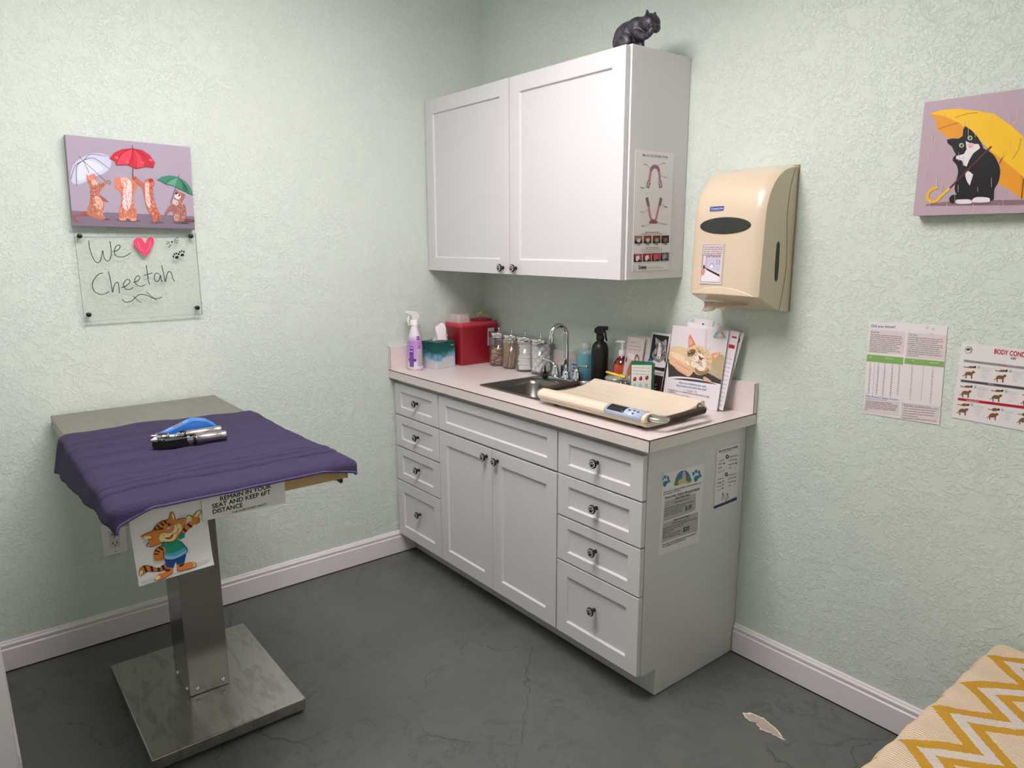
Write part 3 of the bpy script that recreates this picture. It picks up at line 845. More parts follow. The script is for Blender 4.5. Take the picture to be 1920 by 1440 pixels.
# --- clear acrylic message board on four black standoffs
ac = thing('message_board', 'clear acrylic board reading We heart Cheetah on four black standoffs under the kitten canvas', 'sign', (0.0, -1.5653, 1.38))
ACR = clear('acrylic_sheet', (253, 254, 253), 0.03, 0.05)
mb = MB(); mb.box((0.0165, -1.764, 1.2252), (0.0205, -1.3665, 1.531), ACR); mb.build('acrylic_sheet', ac, bevel=0.0006)
EDG = clear('acrylic_edge', (150, 158, 156), 0.55)
mb = MB()
for b in (((.0164, -1.7646, 1.2246), (.0206, -1.7636, 1.5316)), ((.0164, -1.3669, 1.2246), (.0206, -1.3659, 1.5316)), ((.0164, -1.764, 1.2246), (.0206, -1.3665, 1.2254)), ((.0164, -1.764, 1.5306), (.0206, -1.3665, 1.5314))): mb.box(b[0], b[1], EDG)
mb.build('sheet_edge', ac)
for y, z in ((-1.749, 1.5205), (-1.384, 1.5205), (-1.383, 1.251), (-1.749, 1.248)):
    mb = MB(); mb.lathe([(.0055, 0.0), (.0055, .019), (.0082, .0205), (.0082, .027), (.007, .0282)], BLKPL, (0.0005, y, z), 18, rot=Matrix.Rotation(R(90), 3, 'Y')); mb.build('standoff', ac)
q = full([(138.5, 436.8), (365.9, 437.1), (379.5, 588.6), (158.8, 602.8)], 80, 220, 3.6)
a = Art(0.3975, 0.3058, q)
K = (24, 24, 26)
L = lambda pts, w=5: a.line(pts, w, K, True)
L([(308, 832), (318, 890), (340, 950), (362, 980), (385, 975), (398, 935), (404, 900), (412, 940), (428, 968), (450, 965), (462, 920), (455, 850), (445, 838)])
L([(470, 905), (500, 900), (520, 880), (518, 862), (498, 868), (484, 895), (486, 925), (510, 942), (550, 940), (595, 915)])
L([(408, 1052), (380, 1058), (350, 1090), (335, 1130), (345, 1170), (375, 1192), (410, 1195), (450, 1178)])
L([(443, 1040), (458, 1100), (472, 1180), (478, 1150), (492, 1120), (508, 1115), (515, 1150), (518, 1188)])
L([(530, 1150), (560, 1140), (588, 1115), (582, 1095), (560, 1100), (545, 1130), (560, 1158), (590, 1162), (612, 1148)])
L([(610, 1115), (640, 1105), (656, 1085), (648, 1070), (630, 1078), (620, 1105), (634, 1130), (665, 1140), (695, 1128)])
L([(698, 998), (708, 1060), (715, 1110), (725, 1128)]); L([(680, 1068), (740, 1050)])
L([(790, 1060), (765, 1052), (752, 1080), (765, 1108), (785, 1100), (795, 1065), (800, 1100), (812, 1108)])
L([(803, 998), (815, 1050), (828, 1110), (835, 1070), (850, 1040), (868, 1050), (878, 1085), (892, 1108)])
L([(536, 1228), (560, 1248), (600, 1240), (630, 1212), (660, 1195), (700, 1200), (740, 1218), (780, 1222), (806, 1210)], 5)
L([(610, 1205), (640, 1235), (668, 1250)], 4); L([(702, 1178), (730, 1205), (772, 1236)], 4)
a.build('marker_lettering', (0.0207, -1.5653, 1.3781), UY, UZ, ac, 'black marker words We and Cheetah')
a = Art(0.3975, 0.3058, q)
a.poly([(690, 935), (660, 915), (630, 880), (612, 850), (618, 825), (645, 812), (672, 822), (690, 850), (705, 822), (722, 808), (745, 815), (750, 840), (735, 880), (712, 920)], (222, 70, 108), True)
for l in ([(640, 835), (655, 880), (680, 905)], [(725, 830), (722, 870), (700, 905)]): a.line(l, 4, (240, 140, 160), True)
a.build('marker_heart', (0.0207, -1.5653, 1.3781), UY, UZ, ac, 'pink marker heart')
a = Art(0.3975, 0.3058, q)
a.poly([(862, 836), (880, 834), (872, 850)], K)
for l in ([(884, 828), (913, 808)], [(886, 836), (916, 826)], [(886, 844), (912, 846)], [(858, 843), (832, 838)], [(856, 850), (830, 856)], [(864, 856), (850, 880)]): a.line(l, 4, K)
a.build('marker_whiskers', (0.0207, -1.5653, 1.3781), UY, UZ, ac)
a = Art(0.3975, 0.3058, q)
for cx_, cy_ in ((905, 944), (942, 928)):
    a.ell((cx_, cy_), 12, 10, K, -20)
    for dx, dy in ((-24, -6), (-17, -20), (-4, -26), (10, -22)): a.ell((cx_ + dx, cy_ + dy), 5, 8, K, -20)
a.build('marker_paw_prints', (0.0207, -1.5653, 1.3781), UY, UZ, ac, 'two black paw prints')

# --- notices on the back wall
q = full([(1629.6, 602.9), (1776.8, 611.0), (1761.2, 796.5), (1618.4, 774.7)], 1580, 580, 5.538)
a = Art(0.214, 0.2787, q, 0.0012, PAPER)
BL = (76, 112, 178); TX = (70, 64, 72); BEI = (216, 204, 204)
a.poly([(290, 208), (655, 232), (630, 468), (262, 445)], BEI); a.poly([(672, 240), (1075, 268), (1052, 530), (650, 500)], BEI)
a.poly([(235, 928), (595, 960), (580, 1110), (218, 1068)], BEI); a.poly([(612, 965), (1010, 1010), (990, 1180), (598, 1130)], BEI)
a.text('Did you know?', (300, 184), (546, 196), BL, 0.02)
a.text('Dog Stats', (296, 240), (384, 246), BL, 0.01); a.text('Cat Stats', (688, 268), (778, 275), BL, 0.01)
def para(lines, p0, p1, dy, x_end, col=TX):
    for i, (s, e) in enumerate(zip(lines, x_end)):
        t = i / max(1, len(lines) - 1)
        x, y = p0[0] + (p1[0] - p0[0]) * t, p0[1] + (p1[1] - p0[1]) * t
        a.text(s, (x, y), (e, y + (e - x) * dy), col, 0.01)
para(['Dogs should be routinely monitored from day', 'one, especially after the age of 7 (which is like', '44-56 in human years). From puppy through', 'geriatrics, we should be monitoring your dog', 'for common diseases like heartworm, thyroid', 'disease, intestinal parasites, and, most', 'importantly, renal (kidney) disease. As dogs', 'age, just like you, arthritis can become a', 'crippling problem. Early treatment can really', 'help extend your dog\'s life.'], (292, 264), (276, 440), .085, [612, 622, 600, 616, 608, 560, 585, 560, 596, 466])
para(['Just like dogs, cats need to be monitored from', 'kitten to adult. Young cats are especially prone', 'to urinary tract problems and intestinal', 'parasites, and most cats are seniors at the age', 'of 7 (which is about 40-45 in human years). As', 'a senior, routine monitoring becomes even', 'more important as disorders, such as thyroid or', 'kidney disease, become very common. Early', 'detection and treatment can make a difference', 'in your cat\'s life.'], (686, 292), (668, 480), .085, [1042, 1046, 980, 1036, 1040, 1000, 1036, 1012, 1034, 790])
GR = (128, 170, 96)
a.poly([(256, 466), (632, 500), (626, 574), (246, 538)], GR); a.poly([(646, 505), (1055, 542), (1050, 602), (640, 564)], GR)
for s, p, e in (('Age', (275, 498), 300), ('Human years', (445, 512), 530), ('Age', (715, 536), 742), ('Human years', (905, 556), 1000)): a.text(s, p, (e, p[1] + (e - p[0]) * .09), (222, 226, 212), 0.01)
for x0, y0, x1, y1 in ((290, 560, 270, 870), (376, 562, 350, 880), (442, 566, 416, 892), (520, 574, 495, 902), (594, 580, 572, 880), (726, 580, 702, 930), (940, 604, 912, 962)):
    for k in range(17):
        t = k / 16; x, y = x0 + (x1 - x0) * t, y0 + (y1 - y0) * t
        a.text(str(11 + k * 4 + x0 % 3), (x - 9, y + 6), (x + 9, y + 8), (90, 84, 96), 0.01)
for x0, y0, x1, y1 in ((332, 560, 312, 900), (842, 590, 812, 950)): a.line([(x0, y0), (x1, y1)], 5, (196, 190, 198))
a.text('What Routine Testing Uncovers', (236, 905), (580, 948), BL, 0.01)
a.text('Dogs & Cats 1-6 Years Old', (240, 926), (452, 950), BL); a.text('Dogs & Cats 6 Years Old to Older', (616, 988), (912, 1020), BL)
para(['Heartworm, intestinal parasites, infections,', 'inherited problems, diabetes, kidney & liver', 'disease or inflammation, anemia or heartworm', 'infection. Disease detected in its earliest phase', 'can be often treated so a lifetime of many', 'years.'], (244, 955), (226, 1040), .1, [510, 570, 566, 556, 548, 262])
para(['Kidney disease, decreased kidney function, urinary', 'tract or thyroid disorder, cancer, heart disease,', 'diabetes, liver disease, pancreatic inflammation,', 'arthritis, periodontal disease, adrenal disease', 'thyroid issues, diseases.', 'Hypothyroidism in dogs & hyperthyroidism in cats'], (636, 1005), (620, 1130), .1, [985, 965, 960, 950, 780, 968])
for c_ in ((880, 190), (942, 206), (925, 262)): a.ell(c_, 16, 16, (206, 198, 204))
u, v = rotv('back', 1.65)
a.build('wall_notice', (2.0445, -0.0022, 1.1243), u, v, None, 'white Did you know notice with two green table headings taped to the wall', 'notice')
tape = clear('sticky_tape', (236, 236, 230), 0.18)
# --- body condition poster
q = [(1222, 330), (2560, 475), (2500, 1345), (1150, 1115)]
a = Art(0.290, 0.209, [(1222, 330), (2720, 492), (2740, 1372), (1150, 1115)], 0.0012, PAPER)
RED = (176, 26, 46)
a.ell((1298, 404), 38, 36, (60, 58, 62)); a.ell((1298, 404), 34, 32, (222, 216, 218)); a.line([(1330, 372), (1343, 400), (1332, 436)], 5, K, True)
for an in range(-2, 3): a.ell((1298 + an * 9, 398 - 4 + abs(an) * 3), 4, 14, K, an * 28)
a.text('BODY CONDITION SCORE', (1600, 440), (2330, 520), RED, 0.03, 1.5); a.text('CAT', (1796, 498), (1856, 504), (60, 56, 62), 0.04, 1.3)
def bar(x, y, x2, h, c): a.poly([(x, y), (x2, y + (x2 - x) * .108), (x2 - 3, y + h + (x2 - x) * .112), (x - 2, y + h)], c)
bar(1260, 498, 2640, 22, (142, 136, 142)); bar(1240, 702, 2630, 24, (84, 80, 86)); bar(1220, 898, 2620, 26, RED)
a.text('TOO THIN', (1760, 564), (1870, 574), (206, 200, 206)); a.text('IDEAL', (1565, 754), (1634, 760), (206, 200, 206)); a.text('OVERWEIGHT', (1325, 936), (1482, 948), (232, 210, 212), 0.01)
BR1 = (124, 84, 54); BR2 = (74, 46, 32)
def catfig(x, y, fat=1.0):
    f = 9 * (fat - 1)
    a.poly([(x - 70, y - 8), (x - 30, y - 2), (x, y - 12 * fat), (x + 50, y - 8), (x + 66, y - 13), (x + 70, y + 6), (x + 50, y + 10), (x, y + 12 * fat), (x - 30, y + 6), (x - 70, y)], BR1, True)
    a.ell((x + 58, y), 14, 12, BR2)
    y += 70
    a.poly([(x - 82, y + 18), (x - 60, y + 12), (x - 42, y - 20), (x - 10, y - 26 - f), (x + 20, y - 20 - f), (x + 40, y - 34), (x + 52, y - 28), (x + 66, y - 20), (x + 58, y - 8), (x + 40, y - 2), (x + 34, y + 20), (x + 36, y + 48), (x + 22, y + 48), (x + 20, y + 18), (x - 10, y + 14 + f), (x - 30, y + 12), (x - 36, y + 34), (x - 30, y + 44), (x - 44, y + 42), (x - 46, y + 18), (x - 54, y + 14), (x - 70, y + 24)], BR1)
    a.poly([(x + 22, y + 30), (x + 35, y + 30), (x + 36, y + 48), (x + 22, y + 48)], BR2); a.poly([(x - 44, y + 26), (x - 36, y + 26), (x - 30, y + 44), (x - 44, y + 42)], BR2)
for i, (x, y) in enumerate(((1335, 575), (1705, 614), (2075, 654), (1312, 778), (1682, 822), (2052, 866), (1292, 975), (1665, 1025), (2035, 1075))):
    a.lv = 8
    catfig(x, y, (0.8, 0.9, 0.95, 1.0, 1.05, 1.15, 1.25, 1.6, 1.9)[i])
    a.ell((x + 105, y + 2), 18, 18, (200, 192, 196)); a.text(str((1, 2, 3, 4, 5, 6, 7, 8, 9)[i]), (x + 98, y + 12), (x + 110, y + 13), K, 0.03, 1.2)
    for k, s in enumerate(('Ribs visible on shorthaired', 'cats, no palpable fat;', 'severe abdominal tuck;', 'Lumbar vertebrae and', 'wings of ilia easily', 'seen and felt'[:13])):
        yy = y + 10 + k * 19; a.text(s, (x + 138, yy), (x + 138 + (120, 110, 84, 96, 70, 60)[k], yy + 12), (110, 104, 110))
a.build('wall_poster', (2.3305, -0.0022, 1.117), *rotv('back', -1.3), None, 'white body condition score poster with brown cat figures and a red bar', 'poster')

# --- dental chart on the wall cabinet side
q = full([(1192.7, 279.6), (1264.1, 288.1), (1254.9, 505.8), (1185.3, 508.2)], 1160, 270, 5.538)
a = Art(0.1976, 0.4026, q, 0.0012, PAPER)
a.text("Make Your Cat's Oral Health a Priority", (252, 126), (512, 150), (70, 66, 72), 0.01, 1.6)
G1 = (190, 128, 140); G2 = (150, 108, 122)
a.line([(300, 455), (318, 395), (335, 290), (355, 245), (382, 232), (408, 250), (424, 300), (432, 400), (442, 455)], 24, G1, True)
a.line([(382, 232), (350, 248), (338, 280)], 26, G2, True); a.line([(382, 232), (410, 250), (420, 280)], 26, G2, True)
a.line([(302, 450), (320, 385)], 34, (132, 116, 130)); a.line([(440, 455), (430, 385)], 34, (132, 116, 130))
for p_ in ((306, 430), (316, 400), (436, 430), (430, 405)): a.ell(p_, 9, 12, (200, 192, 196), 15)
a.line([(292, 560), (312, 650), (330, 760), (358, 795), (384, 790), (402, 720), (425, 620), (440, 565)], 20, G1, True)
a.line([(292, 555), (312, 645)], 28, (122, 112, 124)); a.line([(443, 560), (426, 640)], 28, (122, 112, 124)); a.line([(318, 812), (400, 812)], 18, (110, 100, 110)); a.line([(335, 800), (380, 800)], 18, (170, 60, 84))
for l in ([(298, 220), (335, 268)], [(400, 224), (460, 206)], [(430, 325), (480, 345)], [(255, 458), (295, 452)], [(268, 705), (312, 680)], [(455, 625), (478, 652)], [(280, 848), (330, 828)], [(400, 808), (460, 832)]): a.line(l, 2, (120, 116, 122))
for s, p_ in (('Canine', (264, 216)), ('Incisor', (455, 204)), ('Premolar', (474, 350)), ('Molar', (228, 460)), ('Premolar', (226, 710)), ('Molar', (472, 660)), ('Canine', (236, 852)), ('Incisor', (462, 836))): a.text(s, p_, (p_[0] + 34, p_[1] + 2), (70, 66, 72), 0.02)
a.line([(160, 503), (560, 513)], 3, (196, 190, 194)); a.line([(148, 930), (545, 930)], 2, (200, 194, 198))
a.text('Stages of Periodontal Disease', (272, 922), (424, 922), K, 0.01); a.text('Healthy gums first, then early, moderate and advanced', (235, 940), (456, 938), (90, 86, 92), 0.01)
ph = [((206, 990), (150, 120, 110), (214, 200, 190)), ((300, 988), (136, 60, 54), (200, 184, 150)), ((393, 988), (112, 40, 40), (170, 150, 110)), ((482, 988), (60, 34, 32), (120, 100, 84))]
for c_, c1, c2 in ph:
    x, y = c_; a.poly([(x - 40, y - 36), (x + 38, y - 38), (x + 38, y + 40), (x - 42, y + 44)], (34, 24, 26)); a.poly([(x - 34, y - 30), (x + 32, y - 32), (x + 30, y + 5), (x - 30, y + 12)], c1, True); a.poly([(x - 14, y - 4), (x + 12, y - 10), (x + 22, y + 14), (x + 4, y + 32), (x - 18, y + 20)], c2, True)
    a.text('Stage', (x - 22, y + 60), (x + 18, y + 58), (80, 76, 82))
a.text('Stages of Tooth Resorption', (274, 1084), (415, 1082), K, 0.01); a.text('Tooth loss can be painful; ask about an oral exam', (226, 1104), (456, 1098), (80, 76, 82)); a.text('and a dental cleaning for your cat each year', (236, 1122), (438, 1118), (80, 76, 82))
for c_, c1, c2 in (((198, 1182), (206, 70, 84), (230, 220, 220)), ((294, 1178), (196, 40, 60), (228, 222, 222)), ((386, 1175), (206, 44, 60), (196, 90, 96)), ((476, 1170), (100, 100, 102), (150, 150, 150))):
    x, y = c_; a.poly([(x - 42, y - 40), (x + 42, y - 42), (x + 40, y + 40), (x - 44, y + 44)], (28, 24, 26)); a.poly([(x - 30, y - 34), (x + 36, y - 30), (x + 30, y + 30), (x + 2, y + 6), (x - 20, y + 10)], c1, True); a.poly([(x - 24, y - 6), (x + 8, y - 24), (x + 14, y + 8), (x - 16, y + 36)], c2, True)
a.ell((155, 1280), 14, 18, (170, 166, 172)); a.ell((155, 1280), 11, 15, (222, 216, 218)); a.text('Greenies', (202, 1298), (284, 1294), K, 0.04, 1.6)
a.text('Ask your veterinary team about the care', (294, 1282), (418, 1276), (120, 116, 122)); a.text('that keeps teeth healthy between your visits', (294, 1294), (460, 1288), (120, 116, 122))
a.build('dental_chart', (XU + 0.0013, -0.1762, 1.5971), UY, UZ, None, 'tall dental chart of cat jaws and tooth photos on the side of the wall cabinet', 'poster')

# --- price sheet and feeding leaflet on the right base cabinet
q = full([(1243.2, 888.9), (1321.3, 868.6), (1310.8, 1015.7), (1233.7, 1044.0)], 1190, 800, 5.538)
a = Art(0.2126, 0.2755, q, 0.0011, PAPER)
TEAL = (24, 130, 158)
def paw(cx_, cy_, s):
    a.poly([(cx_ - 26 * s, cy_ + 20 * s), (cx_ - 22 * s, cy_ - 8 * s), (cx_, cy_ - 22 * s), (cx_ + 20 * s, cy_ - 18 * s), (cx_ + 28 * s, cy_ + 2 * s), (cx_ + 10 * s, cy_ + 14 * s), (cx_ + 2 * s, cy_ + 34 * s), (cx_ - 18 * s, cy_ + 40 * s)], TEAL, True)
    for dx, dy, r_ in ((-32, -40, 10), (-6, -62, 2), (24, -54, -10), (34, -22, -25)): a.ell((cx_ + dx * s, cy_ + dy * s), 12 * s, 19 * s, TEAL, r_)
paw(322, 585, 1.0); paw(645, 530, 1.05)
a.poly([(418, 612), (428, 540), (460, 480), (515, 452), (560, 480), (580, 530), (582, 572), (500, 590)], (60, 118, 176), True)
a.poly([(418, 612), (424, 560), (450, 540), (480, 560), (540, 550), (582, 530), (582, 574), (500, 592)], (96, 140, 74), True)
a.poly([(455, 600), (460, 555), (490, 540), (500, 480), (516, 455), (530, 500), (535, 560), (560, 575), (500, 592)], (206, 184, 142), True)
DK = (36, 36, 40)
a.text('If your senior companion is healthy on the inside as they look on', (300, 692), (692, 586), DK, 0.01); a.text('the outside, start out with you...', (300, 714), (484, 662), DK, 0.01)
a.poly([(318, 770), (635, 690), (632, 860), (590, 885), (310, 985), (298, 970)], (176, 174, 172)); a.poly([(298, 1005), (640, 890), (660, 885), (652, 1085), (420, 1150), (282, 1210)], (176, 174, 172))
a.text('Annual Feline Wellness Bloodwork Special', (316, 750), (674, 650), DK, 0.02); a.line([(316, 756), (674, 656)], 2, DK)
a.text('Adult Feline Panel', (418, 756), (570, 714), DK, 0.02); a.text('Recommended for ages 1+', (412, 792), (568, 748), DK, 0.01)
for i, s in enumerate(('Chem Panel w/Internal Organ Function (Adult) Enzymes', 'Complete Count (for Health of Cells) CBC', 'Urinary Tract Evaluation Urinalysis', 'Heartworm Parasite (PV) Check')): a.text(s, (306, 862 + i * 24), ((612, 530, 502, 494)[i], (778, 818, 850, 878)[i]), DK, 0.01)
a.text('$159', (526, 872), (590, 852), DK, 0.04, 1.3)
a.text('Senior Feline Panel', (406, 980), (566, 932), DK, 0.02); a.text('Recommended for ages 7+ yr', (394, 1010), (572, 958), DK, 0.01)
for i, s in enumerate(('Comprehensive (Eval of Internal Organ Function, Senior) Enzymes', 'Complete Count (for Health of Cells) CBC', 'Thyroid Level T4', 'Urinary Tract Evaluation Urinalysis', 'Heartworm Parasite (PV) Check')): a.text(s, (290, 1072 + i * 23), ((648, 508, 404, 482, 474)[i], (952, 1020, 1078, 1082, 1112)[i]), DK, 0.01)
a.text('$205', (502, 1092), (566, 1074), DK, 0.04, 1.3)
a.text('Price does not include exam fee & vaccines, please ask', (290, 1238), (642, 1110), DK, 0.015); a.text('for convenience to include entire visit', (290, 1260), (530, 1172), DK, 0.015)
a.build('price_sheet', (XE + 0.0013, -0.3453, 0.6382), *rotv('left', -1.85), None, 'white price sheet with two teal paw prints on the side of the right base cabinet', 'notice')
q = full([(1344.3, 842.8), (1388.0, 829.7), (1381.6, 938.6), (1338.4, 955.0)], 1190, 800, 5.538)
a = Art(0.1335, 0.2125, q, 0.0016, PAPER)
NV = (40, 44, 92)
a.poly([(815, 830), (1062, 728), (1060, 762), (818, 858)], NV); a.text('for kittens and cats', (880, 812), (1000, 762), (190, 190, 214))
a.text('the truth about treating', (872, 272), (1070, 214), NV, 0.03, 1.2); a.text('a guide for pet owners', (912, 278), (1022, 244), (110, 110, 130))
a.ell((960, 312), 16, 22, K); a.ell((952, 497), 16, 22, K); a.poly([(955, 308), (966, 300), (964, 320), (956, 322)], (220, 220, 220)); a.poly([(947, 493), (958, 485), (956, 505), (948, 507)], (220, 220, 220))
for s, x, y, e in (('% dry food', 980, 326, 1064), ('cat treats', 975, 360, 1034), ('dog treats', 972, 402, 1034), ('cream', 975, 438, 1006), ('a cat eats', 874, 364, 928), ('moist', 866, 400, 908), ('chicken', 864, 440, 905), ('cheese bite', 860, 480, 904), ('% wet food', 972, 514, 1056), ('cat treats', 968, 548, 1028), ('dog treats', 968, 585, 1028), ('cream', 968, 622, 1000), ('a dog eats', 862, 554, 918), ('bread', 858, 596, 900), ('ham slice', 852, 632, 896), ('milk bowl', 850, 668, 894)): a.text(s, (x, y), (e, y - (e - x) * .25), (80, 80, 90), 0.01)
for x, y, r_ in ((926, 380, 10), (922, 455, 7), (1050, 340, 9), (1052, 380, 11), (1040, 418, 6), (918, 565, 8), (914, 602, 8), (912, 640, 9), (1044, 524, 8), (1040, 562, 8), (1036, 598, 6)): a.ell((x, y), r_ * .7, r_, (84, 70, 66))
for x in (916, 960): a.line([(x - 14, 768), (x - 4, 722), (x + 8, 718), (x + 12, 752)], 3, K); a.ell((x, 702), 9, 11, (120, 124, 150))
a.build('feeding_leaflet', (XE + 0.002, -0.1034, 0.7020), UY, UZ, None, 'white leaflet with a navy bottom stripe on the cabinet side, nearest the back wall', 'leaflet')

# ------------------------------------------------------------------ exam table
TZ, TX0, TX1, TY0, TY1 = 0.905, 0.028, 1.205, -1.903, -1.350
tb = thing('exam_table', 'stainless steel pedestal exam table standing against the left wall', 'table', (0.59, -1.615, 0))
mb = MB()
mb.box((.289, -1.846, .012), (.891, -1.388, .050), STEEL)
mb.build('base_plate', tb, bevel=0.003)
FOOT = mat('rubber_foot', (18, 18, 18), 0.7)
for x in (.33, .85):
    for y in (-1.80, -1.43):
        mb = MB(); mb.lathe([(.018, 0), (.020, .003), (.020, .0125)], FOOT, (x, y, 0), 18); mb.build('foot', tb)
mb = MB(); mb.box((.470, -1.679, .0503), (.654, -1.553, .866), STEEL_V); mb.build('column', tb, bevel=0.0025)
for p, ax in (((.6555, -1.655, .073), 0), ((.6555, -1.575, .073), 0), ((.635, -1.6805, .073), 1), ((.520, -1.6805, .073), 1)):
    mb = MB()
    rot = Matrix.Rotation(R(90), 3, 'Y') if ax == 0 else Matrix.Rotation(R(90), 3, 'X')
    mb.lathe([(.0075, -.0012), (.0078, .0008), (.0055, .0012), (.0052, .0042), (.004, .0052)], CHROME, p, 12, rot=rot)
    mb.build('bolt', tb)
PLY = mat('plywood_board', (188, 154, 112), 0.6, vary=0.08, vscale=40)
mb = MB()
mb.box((TX0, TY0, TZ - .006), (TX1, TY1, TZ), STEEL_TOP)                    # sheet steel pan: top and turned-down rim
mb.box((TX0, TY0, TZ - .036), (TX1, TY0 + .003, TZ - .006), STEEL_TOP)
mb.box((TX0, TY1 - .003, TZ - .036), (TX1, TY1, TZ - .006), STEEL_TOP)
mb.box((TX0, TY0 + .003, TZ - .036), (TX0 + .003, TY1 - .003, TZ - .006), STEEL_TOP)
mb.build('table_top', tb, bevel=0.0015)
mb = MB(); mb.box((TX0 + .004, TY0 + .004, TZ - .034), (TX1 - .001, TY1 - .004, TZ - .0065), PLY); mb.build('plywood_core', tb)
mb = MB(); mb.box((.46, -1.72, TZ - .0385), (.68, -1.51, TZ - .0345), STEEL_V); mb.build('mounting_plate', tb)
mb = MB()
mb.prism([(-1.365, TZ - .034), (-1.352, TZ - .034), (-1.352, TZ - .055), (-1.358, TZ - .058), (-1.364, TZ - .048), (-1.395, TZ - .040), (-1.395, TZ - .034)], 0, 1.155, 1.175, BLKPL)
mb.build('corner_clip', tb)
mb = MB(); mb.lathe([(.004, 0), (.0035, .0015), (.001, .002)], BLKPL, (.075, TY0, TZ - .020), 10, rot=Matrix.Rotation(R(90), 3, 'X')); mb.build('screw', tb)

# notices hung from the front rim of the table
TFX = TX1 + 0.0012
q = full([(237, 948), (384, 921), (405, 1059), (267, 1101)], 220, 900, 5.647)
a = Art(0.166, 0.188, q)
P = a.poly
OR = (206, 124, 58); ST = (84, 30, 24); CRM = (232, 208, 150); SK = (206, 128, 100)
OL = (48, 30, 26)
a.poly([(280, 1090), (400, 1040), (620, 990), (800, 900), (950, 850), (1000, 845), (940, 890), (700, 980), (520, 1050), (360, 1098)], (200, 202, 202), True)
# a plain orange striped cartoon cat in a green and blue shirt
P([(262, 1010), (262, 960), (290, 915), (350, 900), (420, 925), (480, 935), (530, 900), (552, 870), (558, 930), (500, 965), (420, 968), (350, 968), (310, 1000), (275, 1018)], OR, True)
for l in ([(315, 908), (345, 975)], [(388, 910), (412, 970)], [(465, 930), (485, 968)], [(510, 905), (538, 950)]): a.line(l, 26, ST)
P([(262, 1012), (268, 970), (300, 960), (300, 1000), (280, 1018)], CRM, True)
P([(560, 925), (625, 925), (625, 985), (580, 1015), (520, 1045), (440, 1062), (430, 1045), (470, 1000), (540, 975)], OR, True); P([(668, 895), (720, 890), (790, 872), (850, 872), (862, 900), (840, 925), (760, 950), (690, 965), (668, 945)], OR, True)
P([(430, 1045), (470, 1010), (495, 1030), (450, 1062)], CRM, True); P([(820, 875), (862, 882), (855, 915), (835, 920), (845, 890)], CRM, True)
P([(545, 945), (595, 945), (590, 966), (548, 966)], ST, True); P([(690, 905), (735, 885), (740, 900), (700, 922)], ST, True)
P([(530, 830), (640, 838), (752, 765), (760, 800), (745, 880), (665, 900), (660, 870), (645, 880), (635, 930), (555, 925), (548, 870)], (26, 70, 140))
P([(520, 640), (600, 655), (660, 625), (715, 665), (762, 720), (768, 770), (640, 838), (530, 830), (512, 740), (500, 690)], (30, 140, 116), True)
P([(518, 765), (600, 775), (700, 740), (762, 705), (768, 770), (640, 838), (532, 832)], (84, 158, 204), True); P([(525, 800), (640, 808), (765, 745), (768, 770), (640, 838), (532, 832)], (128, 190, 222), True)
P([(655, 600), (700, 545), (742, 560), (742, 605), (690, 630)], (30, 140, 116))
P([(705, 535), (740, 490), (770, 445), (800, 430), (842, 465), (800, 505), (742, 565)], OR)
for l in ([(722, 510), (758, 545)], [(768, 462), (812, 500)]): a.line(l, 24, ST)
P([(752, 385), (770, 365), (800, 372), (812, 392), (860, 330), (898, 320), (902, 345), (872, 385), (888, 410), (885, 445), (850, 468), (800, 440), (760, 405)], CRM, True)
P([(810, 400), (850, 385), (885, 410), (885, 445), (850, 468), (805, 445)], OR, True)
P([(415, 760), (440, 715), (500, 690), (545, 740), (510, 780), (470, 790), (420, 800)], OR, True)
for l in ([(430, 735), (480, 760)], [(420, 775), (470, 785)], [(465, 705), (520, 740)]): a.line(l, 18, ST)
P([(418, 800), (470, 785), (530, 785), (532, 830), (505, 848), (470, 856), (430, 850)], OR, True)
for l in ([(455, 820), (460, 852)], [(490, 815), (496, 850)]): a.line(l, 4, OL)
P([(380, 540), (420, 470), (490, 415), (560, 400), (600, 410), (700, 410), (745, 395), (735, 450), (740, 480), (700, 560), (650, 620), (600, 655), (520, 650), (400, 695), (360, 670), (330, 680), (360, 640), (345, 610), (390, 580)], OR, True)
P([(262, 578), (320, 545), (400, 520), (420, 560), (382, 608), (330, 612), (290, 605)], OR); P([(290, 590), (340, 575), (380, 585), (380, 608), (330, 610)], CRM, True)
P([(560, 410), (588, 320), (620, 350), (640, 410)], OR); P([(590, 335), (620, 355), (636, 408), (612, 408)], CRM)
P([(740, 398), (712, 440), (660, 440), (660, 405)], OR)
for l in ([(412, 490), (438, 520)], [(440, 462), (475, 490)], [(478, 435), (515, 470)], [(515, 415), (545, 445)]): a.line(l, 20, ST)
P([(455, 500), (500, 488), (510, 505), (465, 515)], ST, True)
P([(470, 590), (500, 550), (560, 555), (610, 540), (630, 470), (680, 455), (705, 480), (700, 530), (660, 570), (640, 625), (590, 640), (500, 645), (470, 620)], CRM, True)
P([(525, 605), (580, 595), (615, 560), (608, 600), (575, 620)], (90, 24, 28), True); P([(560, 602), (600, 590), (585, 612)], (190, 80, 80), True)
a.ell((578, 512), 52, 36, SK, -25); a.ell((566, 500), 18, 9, (232, 190, 170), -25)
a.ell((572, 456), 20, 16, K, -10); a.ell((576, 450), 6, 5, (240, 240, 240))
for c_ in ((505, 562), (520, 572), (508, 576), (660, 465), (650, 478), (645, 462)): a.ell(c_, 4, 4, OL)
for l in ([(660, 405), (690, 345)], [(680, 405), (718, 342)], [(700, 402), (750, 340)], [(300, 640), (350, 622)], [(296, 660), (345, 640)], [(320, 698), (352, 672)]): a.line(l, 3, (120, 130, 140))
